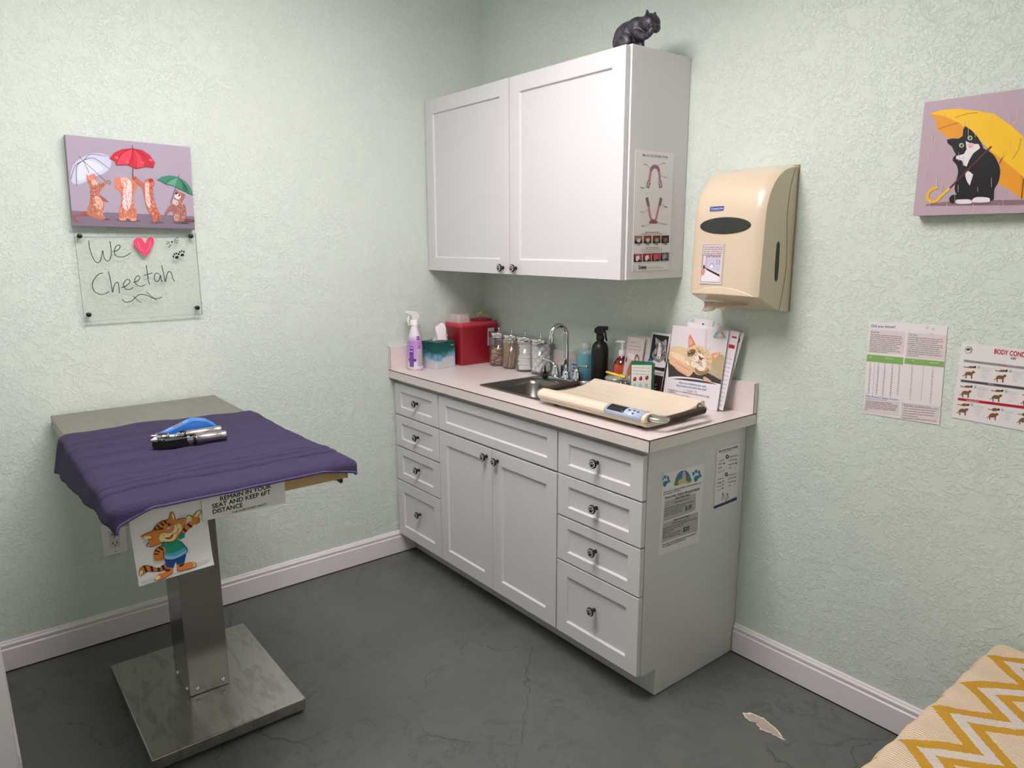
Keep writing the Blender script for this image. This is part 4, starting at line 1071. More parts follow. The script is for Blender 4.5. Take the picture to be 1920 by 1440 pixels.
for l, w in (([(262, 578), (320, 545), (400, 520), (420, 470), (490, 415), (562, 402), (588, 320), (622, 352), (640, 410), (745, 395), (738, 470), (700, 560), (650, 620), (600, 655), (520, 650), (400, 695), (330, 680), (360, 640)], 6), ([(345, 612), (382, 608), (385, 590)], 6), ([(615, 560), (660, 545), (672, 500)], 6), ([(520, 640), (500, 690), (520, 770), (535, 835), (640, 838), (765, 770), (755, 710), (700, 645)], 6), ([(415, 760), (440, 715), (500, 690)], 6), ([(752, 385), (770, 365), (800, 372), (812, 392), (860, 330), (898, 320), (902, 345), (872, 385), (888, 410), (885, 445), (850, 468)], 6), ([(430, 1045), (440, 1062), (520, 1045), (620, 985)], 6), ([(668, 945), (690, 965), (840, 925), (862, 900), (850, 872)], 6), ([(262, 1010), (262, 950), (300, 910), (350, 900), (480, 935), (550, 870)], 6), ([(275, 1018), (350, 968), (500, 965), (555, 930)], 6)): a.line(l, w, OL, True)
mb = a.mb
g = MB()
def curl(u, v):
    x = (u - .5) * .166; y = (v - .5) * .188
    d = max(0, .045 - v * .18) / .045
    return (x + .004 * d * (1 if u > .5 else -1) * 0, y, .005 * d * d * (0.4 + u) - .0004)
def bend(x, y):
    v = (y + .094) / .188; u = (x + .083) / .166
    d = max(0, .045 - v * .18) / .045
    return .005 * d * d * (0.4 + u)
mb.v = [(x, y, z + bend(x, y) + .0002) for x, y, z in mb.v]
mb.grid(24, 30, curl, PAPER)
a.build('cat_drawing', (TFX + 0.0020, -1.8015, .8195), *rotv('left', 2.2), None, 'white sheet with a cartoon orange striped cat hanging from the front of the exam table', 'poster')
q = [(893, 10), (1790, -110), (1795, 225), (905, 440)]
a = Art(0.203, 0.070, [(878, 60), (1790, -60), (1800, 250), (900, 438)], 0.0006, PAPER)
W1 = (28, 28, 30)
a.text('REMAIN IN YOUR', (1115, 182), (1660, 62), W1, 0.03); a.text('SEAT AND KEEP 6FT', (1018, 276), (1655, 132), W1, 0.03); a.text('DISTANCE', (1024, 346), (1362, 272), W1, 0.03); a.text("FOR EVERYONE'S SAFETY", (1248, 350), (1616, 262), W1, 0.02)
a.build('distance_notice', (TFX + 0.0045, -1.6290, .878), *rotv('left', -0.4), None, 'white notice in bold black letters asking to keep 6FT distance, under the towel hem', 'notice')

# ------------------------------------------------------------------ towel draped over the table
def towel_material():
    t = NT('purple_terry', 0.95)
    n = t.noise(170, 4, 0.8); n2 = t.noise(28, 4, 0.6)
    c = t.mix(n, srgb(40, 35, 60), srgb(70, 63, 95)); c = t.mix(t.math('MULTIPLY', n2, 0.5), c, srgb(64, 56, 90))
    t.color(c); t.b.inputs['Sheen Weight'].default_value = 0.06; t.b.inputs['Sheen Roughness'].default_value = 0.5
    t.b.inputs['Specular IOR Level'].default_value = 0.1
    t.bump(n, 1.0, 0.004); return t.m
TOWEL = towel_material()
HEMM = mat('towel_hem', (82, 73, 114), 0.9, bump=0.4, bscale=300, vary=0.1, vscale=100)
TOP = TZ + 0.006
def towel_pt(u, v):
    """u 0..1 from the back edge to the front hem, v 0..1 across from the left hem to the right hem"""
    xb = 0.405 + 0.07 * abs(v - .42) ** 1.3 * 1.6
    L_ = 1.216 - xb
    sx = xb + u * (L_ + 0.012 + 0.034 * max(0, 1 - v * 6) + .020 * max(0, v * 6 - 5))          # run along the table, with more overhang at the corners
    ol = 0.118 - 0.078 * u                                      # left overhang
    orr = -0.006 + 0.030 * max(0, (u - .45) / .55) ** 1.5
    sy = (TY0 - ol) + v * ((TY1 + orr) - (TY0 - ol))
    ex, eyl, eyr = TX1 + .004, TY0 - .004, TY1 + .004
    dx = max(0, sx - ex); dl = max(0, eyl - sy); dr = max(0, sy - eyr)
    dy = dl + dr; d = math.hypot(dx, dy)
    rr = 0.016
    x, y, z = min(sx, ex), max(min(sy, eyr), eyl), TOP
    if d > 0:
        if d < rr * PI / 2: out, dn = rr * math.sin(d / rr), rr * (1 - math.cos(d / rr))
        else: out, dn = rr + (d - rr * PI / 2) * 0.24, rr + (d - rr * PI / 2) * 0.97
        x += out * dx / d; y += out * (dr - dl) / d if dy else 0; z -= dn
    p = Vector((sx * 6, sy * 7, 0.3))
    w = noise.noise(p) * .0065 + noise.noise(p * 2.3) * .0035
    cre = math.sin((sx * 9 + sy * 16) + 3 * noise.noise(Vector((sx * 3, sy * 3, 1)))) * .0012
    fl = 1 if d == 0 else 0.5
    z += (abs(w) + cre + .0014) * fl + .0016
    # long creases parallel to the back edge on the left half
    for c0, amp, wd, v0 in ((.14, .006, .014, .3), (.24, .007, .016, .22), (.36, .006, .014, .35), (.50, .005, .016, .15), (.62, .005, .014, .6)):
        z += amp * math.exp(-((u - c0 - .05 * math.sin(v * 5)) / wd * .7) ** 2) * math.exp(-((v - v0) / .28) ** 2)
    if d > 0 and dl > 0: y += .009 * noise.noise(Vector((sx * 9, 2.0, 5.0))) * min(1, dl / .04)
    # woven bands: three grooves
    for g_ in (0.735, 0.785, 0.835):
        z -= .0058 * math.exp(-((u - g_ - .012 * math.sin(v * 3)) / .0055) ** 2)
    z += .0042 * math.exp(-((u - .785) / .06) ** 4) + .003
    if u < .03: z -= .002 * (1 - u / .03)
    return (x, y, max(z, TOP - .2))
tw = thing('towel', 'purple terry towel with three woven bands draped over the front of the steel exam table', 'towel', (0.85, -1.62, TOP))
mb = MB(); mb.grid(230, 150, towel_pt, TOWEL)
o = mb.build('towel_cloth', tw, fix=False)
sd = o.modifiers.new('thick', 'SOLIDIFY'); sd.thickness = 0.0045; sd.offset = 1
mb = MB()
hp = [Vector(towel_pt(1.0, i / 110)) + Vector((.001, 0, .001)) for i in range(111)]
mb.tube(hp, .0040, HEMM, 8)
mb.build('front_hem', tw)['label'] = 'lighter stitched hem'
mb = MB()
hp = [Vector(towel_pt(i / 80, 0.0)) + Vector((0, -.001, 0)) for i in range(81)]
mb.tube(hp, .0032, HEMM, 8); mb.build('side_hem', tw)

# ------------------------------------------------------------------ instruments on the towel
IZ = TOP + .016
SIL = mat('satin_handle', (190, 180, 180), 0.28, metal=1.0)
def instrument(name, label, ax, ay, bx, by, head):
    """handle from a (head end) to b"""
    L_ = math.hypot(bx - ax, by - ay); rz = math.atan2(by - ay, bx - ax)
    t = thing(name, label, 'instrument', (ax, ay, IZ), rz, 'vet scopes on the purple towel')
    M = t.matrix_basis.copy()
    RY = Matrix.Rotation(R(90), 3, 'Y')
    def bld(nm, fn):
        m_ = MB(); fn(m_); o_ = m_.build(nm, None); o_.parent = t; return o_
    r = .0135; z = r
    bld('handle', lambda m_: m_.lathe([(r * .8, .075), (r, .078), (r, L_ - .022), (r * .93, L_ - .021), (r * .93, L_ - .019), (r, L_ - .018), (r * 1.02, L_ - .003), (r * .9, L_)], SIL, (0, 0, z), 24, rot=RY))
    bld('collar', lambda m_: (m_.lathe([(.0098, .050), (.0108, .052), (.0108, .062), (.0125, .064), (.0125, .075)], CHROME, (0, 0, z), 24, rot=RY), m_.box((.058, -.004, z + .009), (.070, .004, z + .0155), BLKPL)))
    bld('switch_ring', lambda m_: m_.lathe([(.0145, .066), (.0155, .067), (.0155, .073), (.0145, .074)], BLKPL, (0, 0, z), 24, rot=RY))
    head(bld, z)
    return t
def oto(bld, z):
    RYn = Matrix.Rotation(R(-90), 3, 'Y')
    bld('scope_head', lambda m_: (m_.lathe([(.017, -.004), (.0185, .0), (.0185, .006), (.016, .009)], CHROME, (.012, 0, z + .004), 26), m_.lathe([(.0145, 0), (.0145, .0105), (.012, .0112)], BLKPL, (.012, 0, z + .004), 24), m_.tube([(.020, 0, z), (.038, 0, z), (.052, 0, z)], [.010, .0085, .008], CHROME, 16)))
    bld('scope_tip', lambda m_: m_.lathe([(.008, 0), (.0075, .006), (.004, .010), (.0022, .016)], mat('white_plastic', (232, 228, 226), 0.35), (-.004, 0, z), 18, rot=RYn))
    bld('lens_lever', lambda m_: m_.box((-.004, .016, z + .010), (.026, .019, z + .013), CHROME))
def oph(bld, z):
    bld('scope_head', lambda m_: (m_.prism(smooth_pts([(-.034, -.006), (-.040, .004), (-.030, .013), (.0, .016), (.030, .012), (.052, .007), (.052, -.007), (.020, -.012), (-.015, -.014)]), 2, z - .012, z + .008, BLKPL), m_.lathe([(.010, 0), (.010, .003), (.006, .004)], mat('dark_lens', (40, 44, 46), 0.1), (-.016, 0, z + .008), 20)))
instrument('otoscope', 'silver-handled scope with a round chrome head and white tip, next to the blue device', .735, -1.712, .742, -1.538, oto)
instrument('ophthalmoscope', 'silver-handled scope with a long black head, nearest the front hem of the towel', .790, -1.700, .812, -1.544, oph)
BLU = mat('blue_plastic', (44, 112, 196), 0.32, vary=0.03)
tn = thing('tonometer', 'blue handheld eye-pressure meter with a small grey screen, behind the two silver scopes', 'instrument', (.68, -1.62, IZ), R(86), 'vet scopes on the purple towel')
def bl(nm, m_): o_ = m_.build(nm, None, bevel=0.0015); o_.parent = tn; return o_
mb = MB()
# side profile (local x, z) swept in y with rounding
prof = [(-.078, .002), (-.078, .012), (.010, .045), (.022, .047), (.055, .040), (.080, .022), (.092, .006), (.088, .000), (-.060, .000)]
sec = [(-.020, .93), (-.016, 1.0), (.016, 1.0), (.020, .93)]
vs = []; n = len(prof)
for yy, k in sec: vs += [(x * k, yy, .022 + (z - .022) * k) for x, z in prof]
fs = [tuple(range(n))] + [tuple(range(4 * n - 1, 3 * n - 1, -1))]
for j in range(3):
    for i in range(n): fs.append((j * n + i, j * n + (i + 1) % n, (j + 1) * n + (i + 1) % n, (j + 1) * n + i))
mb.add(vs, fs, BLU); bl('meter_body', mb)
sl = Vector((.088, 0, .033)).normalized(); nn = Vector((-sl.z, 0, sl.x)); bp = Vector((-.078, 0, .012))
def slab(s0, s1, y0, y1, h, m_):
    g = MB(); c = [bp + sl * s_ + Vector((0, y_, 0)) for s_, y_ in ((s0, y0), (s1, y0), (s1, y1), (s0, y1))]
    vs = [tuple(p) for p in c] + [tuple(p + nn * h) for p in c]
    g.add(vs, [(0, 1, 2, 3), (4, 5, 6, 7), (0, 1, 5, 4), (1, 2, 6, 5), (2, 3, 7, 6), (3, 0, 4, 7)], m_); return g
g = slab(.022, .088, -.0125, .0125, .0008, mat('light_blue_panel', (96, 144, 206), 0.3))
bl('face_panel', g)
g = slab(.045, .073, -.0095, .0095, .0014, mat('grey_screen', (96, 104, 92), 0.15)); bl('screen', g)
for k in range(2):
    g = MB(); c = bp + sl * .033 + Vector((0, -.005 + .010 * k, 0)) + nn * .0014; g.ball(c, (.0028, .0028, .0012), mat('light_blue_button', (130, 170, 222), 0.3), 12); bl('button', g)
g = MB(); g.tube([(-.078, 0, .008), (-.100, 0, .010)], [.0045, .003], CHROME, 14); bl('probe', g)

# ------------------------------------------------------------------ things on the counter
def patch(mbx, fn, a0, a1, z0, z1, m, off=0.0006, na=8, nz=6, c=(0, 0), sx=1, sy=1, skew=None):
    """a label wrapped on a turned body whose radius at height z is fn(z)"""
    def g(u, v):
        z = z0 + (z1 - z0) * v; a = R(a0 + (a1 - a0) * u)
        if skew: a += R(skew) * v
        r = fn(z) + off
        return (c[0] + r * sx * math.cos(a), c[1] + r * sy * math.sin(a), z)
    mbx.grid(na, nz, g, m)
def radfn(prof):
    def f(z):
        for (r0, z0), (r1, z1) in zip(prof, prof[1:]):
            if z0 <= z <= z1 and z1 > z0: return r0 + (r1 - r0) * (z - z0) / (z1 - z0)
        return prof[-1][0]
    return f

Z0 = CT + .0004
# --- purple cleaner spray bottle
def lilac():
    t = NT('lilac_cleaner_bottle', 0.28)
    sp = t.node('SeparateXYZ'); t.link(t.tc, sp.inputs[0])
    z = t.math('DIVIDE', sp.outputs[2], 0.21)
    t.color(t.ramp(z, [(0.0, srgb(232, 222, 232)), (0.10, srgb(228, 214, 232)), (0.24, srgb(206, 160, 220)), (0.62, srgb(178, 128, 200)), (0.76, srgb(226, 212, 230)), (1.0, srgb(236, 230, 236))]))
    t.b.inputs['Coat Weight'].default_value = 0.3
    return t.m
sx_, sy_ = .0685, -.452
sb = thing('spray_bottle', 'purple cleaner spray bottle with a white trigger, leftmost thing on the counter', 'bottle', (sx_, sy_, Z0))
prof = [(.040, 0), (.0455, .004), (.046, .03), (.044, .09), (.0425, .115), (.036, .145), (.027, .170), (.0195, .190), (.0165, .205), (.0155, .212)]
mb = MB(); mb.lathe([(r, z) for r, z in prof], lilac(), (sx_, sy_, Z0), 32, sx=1.0, sy=.78)
o = mb.build('bottle_body', sb, loc=(sx_, sy_, Z0))
fr = radfn([(r, z + Z0) for r, z in prof])
WPL = mat('white_plastic', (232, 228, 226), 0.35)
DPU = mat('deep_purple_print', (92, 48, 148), 0.4); GRT = mat('grey_print', (150, 140, 152), 0.5); LGP = mat('pale_label', (206, 198, 208), 0.45)
mb = MB(); kw = dict(c=(sx_, sy_), sy=.78)
patch(mb, fr, -78, -48, Z0 + .016, Z0 + .112, DPU, **kw)
patch(mb, fr, -86, -30, Z0 + .042, Z0 + .054, DPU, .0009, **kw)
for a_, z_ in ((-70, .104), (-57, .104), (-70, .088), (-57, .088)): patch(mb, fr, a_ - 4, a_ + 4, Z0 + z_ - .004, Z0 + z_ + .004, LGP, .0012, **kw)
for k in range(7): patch(mb, fr, -73, -53, Z0 + .022 + k * .008, Z0 + .024 + k * .008, GRT, .0012, **kw)
patch(mb, fr, -22, 14, Z0 + .018, Z0 + .096, LGP, **kw)
for k in range(15): patch(mb, fr, -20, 10, Z0 + .022 + k * .0048, Z0 + .0243 + k * .0048, GRT, .0009, **kw)
patch(mb, fr, 14, 40, Z0 + .02, Z0 + .10, GRT, **kw)
patch(mb, fr, -14, 2, Z0 + .102, Z0 + .114, BLKPL, **kw); patch(mb, fr, -11, -2, Z0 + .105, Z0 + .111, mat('yellow_print', (226, 200, 60), 0.4), .0009, **kw)
patch(mb, fr, -20, 14, Z0 + .150, Z0 + .156, DPU, .0009, **kw); patch(mb, fr, -20, 10, Z0 + .140, Z0 + .147, DPU, .0009, **kw)
mb.build('bottle_label', sb)['label'] = 'deep purple cross and grey print'
mb = MB()
mb.lathe([(.0165, .205), (.0175, .207), (.0175, .228), (.015, .232)], WPL, (sx_, sy_, Z0), 24)
hy = sy_
mb.prism([(hy + .020, Z0 + .232), (hy + .024, Z0 + .246), (hy + .016, Z0 + .266), (hy - .020, Z0 + .272), (hy - .042, Z0 + .272), (hy - .044, Z0 + .262), (hy - .020, Z0 + .252), (hy - .013, Z0 + .232)], 0, sx_ - .011, sx_ + .011, WPL)
mb.build('spray_head', sb, bevel=0.003)
mb = MB(); mb.tube(smooth_pts([(sx_, hy - .022, Z0 + .256), (sx_, hy - .030, Z0 + .240), (sx_, hy - .032, Z0 + .222), (sx_, hy - .026, Z0 + .205)], False), [.005] * 16, WPL, 8); mb.build('trigger', sb)

# --- tissue box with a tissue
def cloud_mat():
    t = NT('teal_cloud_card', 0.4)
    sp = t.node('SeparateXYZ'); t.link(t.tc, sp.inputs[0])
    v = t.node('TexVoronoi', Scale=38.0); t.link(t.tc, v.inputs['Vector'])
    z = t.math('ADD', t.math('DIVIDE', sp.outputs[2], 0.125), t.math('MULTIPLY', t.math('SUBTRACT', t.noise(14, 3), 0.5), 0.55))
    z = t.math('ADD', z, t.math('MULTIPLY', v.outputs['Distance'], 0.18))
    t.color(t.ramp(z, [(0.12, srgb(206, 208, 210)), (0.42, srgb(188, 198, 204)), (0.50, srgb(116, 164, 190)), (0.62, srgb(70, 130, 150)), (0.72, srgb(28, 92, 88)), (1.0, srgb(22, 78, 74))]))
    return t.m
TB = thing('tissue_box', 'teal and white cloud-patterned cube tissue box on the counter', 'tissue box', (.083, -.331, Z0), R(8))
mb = MB(); mb.box((-.052, -.058, 0), (.052, .058, .125), cloud_mat())
o = mb.build('box_carton', None, bevel=.0015); o.parent = TB
mb = MB(); pts = [(.038 * math.cos(a), .022 * math.sin(a)) for a in [2 * PI * i / 24 for i in range(24)]]; mb.prism(pts, 2, .1251, .1254, mat('dark_slot', (30, 40, 42), 0.6)); o = mb.build('slot', None); o.parent = TB
mb = MB()   # logo shield on the right-hand face
sh = smooth_pts([(.030, .118), (.052, .118), (.053, .104), (.047, .092), (.041, .088), (.035, .092), (.029, .104)]); mb.prism(sh, 0, .0521, .0524, mat('dark_green_print', (16, 60, 56), 0.4))
vs, fs = text_mesh('Kleenex', 0.02, 1); k_ = .020 / max(v[0] for v in vs)
mb.add([(.0526, .031 + x * k_, .104 + y * k_ * 1.3) for x, y in vs], fs, WPL)
vs, fs = text_mesh('ultra soft', 0.0, 1); k_ = .014 / max(v[0] for v in vs)
mb.add([(.0526, .034 + x * k_, .098 + y * k_), ] * 0 + [(.0526, .034 + x * k_, .098 + y * k_) for x, y in vs], fs, WPL)
o = mb.build('logo', None, fix=False); o.parent = TB
TIS = mat('tissue_paper', (240, 230, 234), 0.8, vary=0.01)
def tis(u, v):
    a = u * 2 * PI; h = v
    r = .022 + .034 * h + .010 * math.sin(3 * a + 1) * h
    fold = .006 * math.sin(7 * a) * h
    x = (r + fold) * math.cos(a) * .75; y = (r + fold) * math.sin(a) * (1 if h < .6 else 1)
    z = .118 + .075 * h ** .9 + .016 * math.sin(2 * a + .6) * h + .012 * math.cos(3 * a) * h
    s = 1 - .55 * max(0, h - .35)
    return (.004 + x * s, .004 + y * s + .012 * h, z)
def tis2(u, v):
    # peaked folded sheet
    x = (u - .5) * .070 * (1 - .35 * v); y = -.030 + .075 * u + .020 * v
    z = .121 + v * (.082 - .110 * abs(u - .38) ** 1.3) + .004 * math.sin(u * 19) * v
    return (x * .35 + .014 * math.sin(u * 9 + v * 3) * (.3 + v), y, z)
mb = MB(); mb.grid(40, 16, tis2, TIS)
ob = mb.build('tissue', None, fix=False); ob.matrix_basis = TB.matrix_basis.copy()
ob.modifiers.new('t', 'SOLIDIFY').thickness = .0012
tag(ob, 'white tissue pulled up out of the teal cloud-patterned box', 'tissue')

# --- red sharps container
RED1 = mat('red_translucent_plastic', (152, 26, 44), 0.32, vary=0.06, vscale=9)
RED2 = mat('red_lid_plastic', (186, 60, 74), 0.35, vary=0.05)
sc_ = thing('sharps_container', 'red plastic sharps container with a white label in the counter corner', 'sharps container', (.08, -.13, Z0))
mb = MB()
lv = [(0, .028, -.236, .136, -.034), (.006, .026, -.239, .1385, -.031), (.172, .018, -.246, .146, -.026), (.178, .014, -.250, .151, -.023), (.190, .013, -.251, .152, -.0225)]
vs = []; fs = []
for z, x0, y0, x1, y1 in lv: vs += [(x, y, Z0 + z) for x, y in rrect(x0, y0, x1, y1, .014)]
for j in range(len(lv) - 1):
    for i in range(28): fs.append((j * 28 + i, j * 28 + (i + 1) % 28, (j + 1) * 28 + (i + 1) % 28, (j + 1) * 28 + i))
fs += [tuple(range(27, -1, -1)), tuple(4 * 28 + i for i in range(28))]
mb.add(vs, fs, RED1, True); mb.build('container_body', sc_)
mb = MB(); vs = [(x, y, Z0 + z) for z, g_ in ((.1902, 0), (.199, 0), (.203, .004)) for x, y in rrect(.013 + g_, -.251 + g_, .152 - g_, -.0225 - g_, .014)]
fs = [(j * 28 + i, j * 28 + (i + 1) % 28, (j + 1) * 28 + (i + 1) % 28, (j + 1) * 28 + i) for j in range(2) for i in range(28)] + [tuple(27 - i for i in range(28)), tuple(56 + i for i in range(28))]
mb.add(vs, fs, RED2); mb.build('container_lid', sc_)
FROST = clear('frosted_plastic', (240, 224, 226), 0.45, 0.3)
mb = MB(); vs = [(x, y, Z0 + z) for z, g_ in ((.2032, 0), (.240, .004), (.243, .008)) for x, y in rrect(.030 + g_, -.238 + g_, .118 - g_, -.165 - g_, .012)]
mb.add(vs, fs, FROST); mb.build('lid_flap', sc_)['label'] = 'frosted raised flap'
mb = MB(); vs = [(x, y, Z0 + z) for z, g_ in ((.2032, 0), (.210, 0), (.213, .003)) for x, y in rrect(.038 + g_, -.118 + g_, .120 - g_, -.035 - g_, .012)]
mb.add(vs, fs, RED1); mb.build('lid_hatch', sc_)
A_ = Art(.040, .085, [(1436, 305), (1642, 288), (1642, 700), (1438, 722)], 0.0005, mat('grey_white_label', (206, 196, 200), 0.5))
for y, x1 in ((345, 1580), (402, 1610), (420, 1560), (438, 1600), (456, 1545)): A_.text('BIOHAZARD SHARPS ONLY', (1470, y), (x1, y - (x1 - 1470) * .09), (90, 60, 66), 0.01)
A_.poly([(1450, 380), (1625, 362), (1625, 372), (1450, 392)], (60, 40, 46)); A_.poly([(1580, 430), (1610, 426), (1608, 442), (1578, 444)], (150, 24, 40))
for y in range(490, 700, 22): A_.text('do not overfill container', (1455, y + 8), (1630, y - 6), (120, 84, 90), 0.01)
A_.build('warning_label', (.1462, -.068, Z0 + .128), UY, (.0452, 0, 1), sc_, 'white warning label')
# small glass dish with yellow needle caps on top of it
gj = thing('glass_dish', 'small glass dish of yellow caps standing on the red sharps container', 'dish', (.078, -.076, Z0 + .2135))
mb = MB(); mb.lathe([(.026, 0), (.031, .004), (.035, .020), (.034, .034), (.0335, .034), (.034, .020), (.030, .006)], GLASS, (.078, -.076, Z0 + .2137), 26, capt=False); mb.build('dish_glass', gj)
YC_ = mat('yellow_cap_plastic', (214, 186, 70), 0.4); random.seed(11)
mb = MB(); mb.lathe([(.0024, 0), (.0024, .016), (.0015, .018)], YC_, (0, 0, 0), 8); capm = mb
base = None
for i in range(26):
    if base is None: base = capm.build('needle_cap', None); o = base
    else: o = base.copy(); COL.objects.link(o)
    r_ = random.uniform(0, .020); a_ = random.uniform(0, 2 * PI)
    o.location = (.078 + r_ * math.cos(a_), -.076 + r_ * math.sin(a_), Z0 + .2215 + .003 * (i // 3) * .8)
    o.rotation_euler = (random.uniform(.9, 1.5), 0, random.uniform(0, 6.3))
    tag(o, 'small yellow cap in the glass dish on the red container', 'cap', 'yellow caps in the glass dish')

# --- four apothecary jars
JR, JH = .0475, .150
GLB = mat('jar_base_shadow', (70, 66, 64), 0.2, vary=0.1)
def jar(label, x, y, n_=[0]):
    t = thing('apothecary_jar', label, 'jar', (x, y, Z0), group='glass jars with steel lids')
    m_ = MB(); m_.lathe([(JR * .90, 0), (JR * .985, .002), (JR, .007), (JR, JH), (JR - .0022, JH), (JR - .0022, .008), (JR - .006, .006)], GLASS, (x, y, Z0), 40, capt=False)
    m_.build('jar_glass', t)
    m_ = MB(); m_.lathe([(JR - .007, .0008), (JR - .007, .0055)], clear('jar_bottom', (205, 210, 208), 0.10, .05), (x, y, Z0), 32); m_.build('jar_foot', t)
    m_ = MB(); m_.lathe([(JR + .0018, JH - .012), (JR + .0022, JH - .011), (JR + .0022, JH + .008), (JR + .0005, JH + .0105), (JR * .7, JH + .0125), (.006, JH + .0135)], CHROME, (x, y, Z0), 40); m_.build('jar_lid', t)
    m_ = MB(); m_.lathe([(.0045, .0125), (.003, .016), (.0032, .021), (.0055, .025), (.0052, .029), (.002, .031)], CHROME, (x, y, Z0 + JH), 16); m_.build('lid_knob', t)
J = [(.230, -.082), (.331, -.083), (.431, -.083), (.532, -.078)]
jar('glass jar with a steel lid full of pink and tan pet treats', *J[0])
jar('glass jar with a steel lid full of wooden cotton swabs', *J[1])
jar('glass jar with a steel lid full of folded gauze pads', *J[2])
jar('glass jar with a steel lid full of cotton balls, nearest the faucet', *J[3])
random.seed(21)
zb_ = Z0 + .008; ri = JR - .003
# treats
TRC = [mat('treat_tan', (206, 160, 118), 0.8), mat('treat_pink', (196, 110, 108), 0.8), mat('treat_brown', (120, 70, 56), 0.8), mat('treat_cream', (222, 196, 158), 0.8)]
protos = []
for k in range(4):
    g = MB()
    g.tube([(-.007, 0, 0), (.007, 0, 0)], .0031, TRC[k], 8)
    for s in (-1, 1):
        g.ball((s * .008, .0026, 0), .0034, TRC[k], 8); g.ball((s * .008, -.0026, 0), .0034, TRC[k], 8)
    protos.append((g, None))
pobj = [None] * 4; cnt = 0
for lay in range(13):
    for j in range(8):
        k = random.randrange(4)
        if pobj[k] is None: pobj[k] = protos[k][0].build('pet_treat', None); o = pobj[k]
        else: o = pobj[k].copy(); COL.objects.link(o)
        a_ = j * PI / 4 + lay * .5; r_ = random.choice((.031, .031, .029, .016))
        o.location = (J[0][0] + r_ * math.cos(a_), J[0][1] + r_ * math.sin(a_), zb_ + .004 + lay * .0059 + random.uniform(-.001, .001))
        o.rotation_euler = (random.uniform(-.4, .4), random.uniform(-.5, .5), a_ + PI / 2 + random.uniform(-.6, .6))
        tag(o, 'small bone-shaped pet treat in the jar beside the red container', 'pet treat', 'pet treats in the first jar')
# swabs
WOOD = mat('swab_wood', (212, 172, 124), 0.6, vary=0.08, vscale=200); COT = mat('cotton', (250, 247, 246), 0.95, bump=0.25, bscale=300, vary=0.01)
g = MB(); g.tube([(0, 0, 0), (0, 0, .118)], .00125, WOOD, 6); g.lathe([(.0012, .114), (.0028, .117), (.003, .124), (.0018, .129)], COT, n=8)
base = None
for i in range(64):
    if base is None: base = g.build('cotton_swab', None); o = base
    else: o = base.copy(); COL.objects.link(o)
    a0 = i * 2 * PI / 64 * 3; r0 = (.040, .038, .024)[i % 3]; a1 = a0 + random.uniform(.25, .75); r1 = (.040, .036, .022)[i % 3]
    p0 = Vector((J[1][0] + r0 * math.cos(a0), J[1][1] + r0 * math.sin(a0), zb_)); p1 = Vector((J[1][0] + r1 * math.cos(a1), J[1][1] + r1 * math.sin(a1), zb_ + .118))
    d_ = (p1 - p0).normalized(); o.rotation_euler = d_.to_track_quat('Z', 'Y').to_euler(); o.location = p0
    tag(o, 'wooden swab with a white cotton tip standing in the second jar', 'cotton swab', 'cotton swabs in the second jar')
# gauze pads
def gz(s):
    g_ = MB()
    for k in range(3): g_.box((-.0300 + .001 * k, -.030, k * .0035), (.030, .030 - .0012 * k, k * .0035 + .0034), COT)
    return g_
base = None
for i in range(13):
    if base is None: base = gz(0).build('gauze_pad', None, bevel=.0012); o = base
    else: o = base.copy(); COL.objects.link(o)
    o.location = (J[2][0] + random.uniform(-.002, .002), J[2][1] + random.uniform(-.002, .002), zb_ + i * .0106)
    o.rotation_euler = (random.uniform(-.04, .04), random.uniform(-.04, .04), R(38) + random.uniform(-.2, .2))
    tag(o, 'folded white gauze pad stacked in the third jar', 'gauze pad', 'gauze pads in the third jar')
# cotton balls
g = MB(); g.ball((0, 0, 0), .0140, COT, 14)
g.v = [tuple(Vector(v) * (1 + .12 * noise.noise(Vector(v) * 160))) for v in g.v]
base = None
for lay in range(7):
    for j in range(7):
        if j == 6: r_, a_ = 0.004, 0
        else: r_, a_ = .0285, j * PI / 3 + lay * .55
        if lay == 6 and j in (2, 5): continue
        if base is None: base = g.build('cotton_ball', None); o = base
        else: o = base.copy(); COL.objects.link(o)
        o.location = (J[3][0] + r_ * math.cos(a_), J[3][1] + r_ * math.sin(a_), zb_ + .0135 + lay * .0188)
        o.rotation_euler = (random.uniform(0, 3), random.uniform(0, 3), 0); o.scale = (random.uniform(.94, 1.03),) * 3
        tag(o, 'white cotton ball in the jar nearest the faucet', 'cotton ball', 'cotton balls in the fourth jar')

# --- little things round the faucet
db = thing('dropper_bottle', 'small black cone-tipped dropper bottle on the sink rim, left of the faucet', 'bottle', (.668, -.152, CT + .005))
mb = MB(); mb.lathe([(.0095, 0), (.0105, .002), (.0105, .016), (.008, .019)], BLKPL, (.640, -.148, CT + .0050), 18); mb.build('bottle_body', db)
mb = MB(); mb.lathe([(.0078, .0192), (.0055, .030), (.003, .045), (.0018, .056)], BLKPL, (.640, -.148, CT + .0050), 16); mb.build('cone_tip', db)
vb = thing('test_tube_bottle', 'small navy bottle with a white cap behind the left faucet handle', 'bottle', (.642, -.044, Z0))
mb = MB(); mb.lathe([(.010, 0), (.011, .002), (.011, .046), (.009, .049)], mat('navy_label', (26, 28, 66), 0.4), (.642, -.044, Z0), 18); mb.build('bottle_body', vb)
mb = MB(); mb.lathe([(.0112, .0492), (.0112, .060), (.0104, .0615)], WPL, (.642, -.044, Z0), 18); mb.build('bottle_cap', vb)
cp = thing('wrapped_syringe', 'clear wrapped syringe with blue print standing behind the faucet', 'syringe', (.700, -.040, Z0))
mb = MB(); mb.box((.684, -.045, Z0), (.689, -.0405, Z0 + .082), clear('clear_plastic', (240, 244, 248), 0.35)); mb.build('barrel', cp)
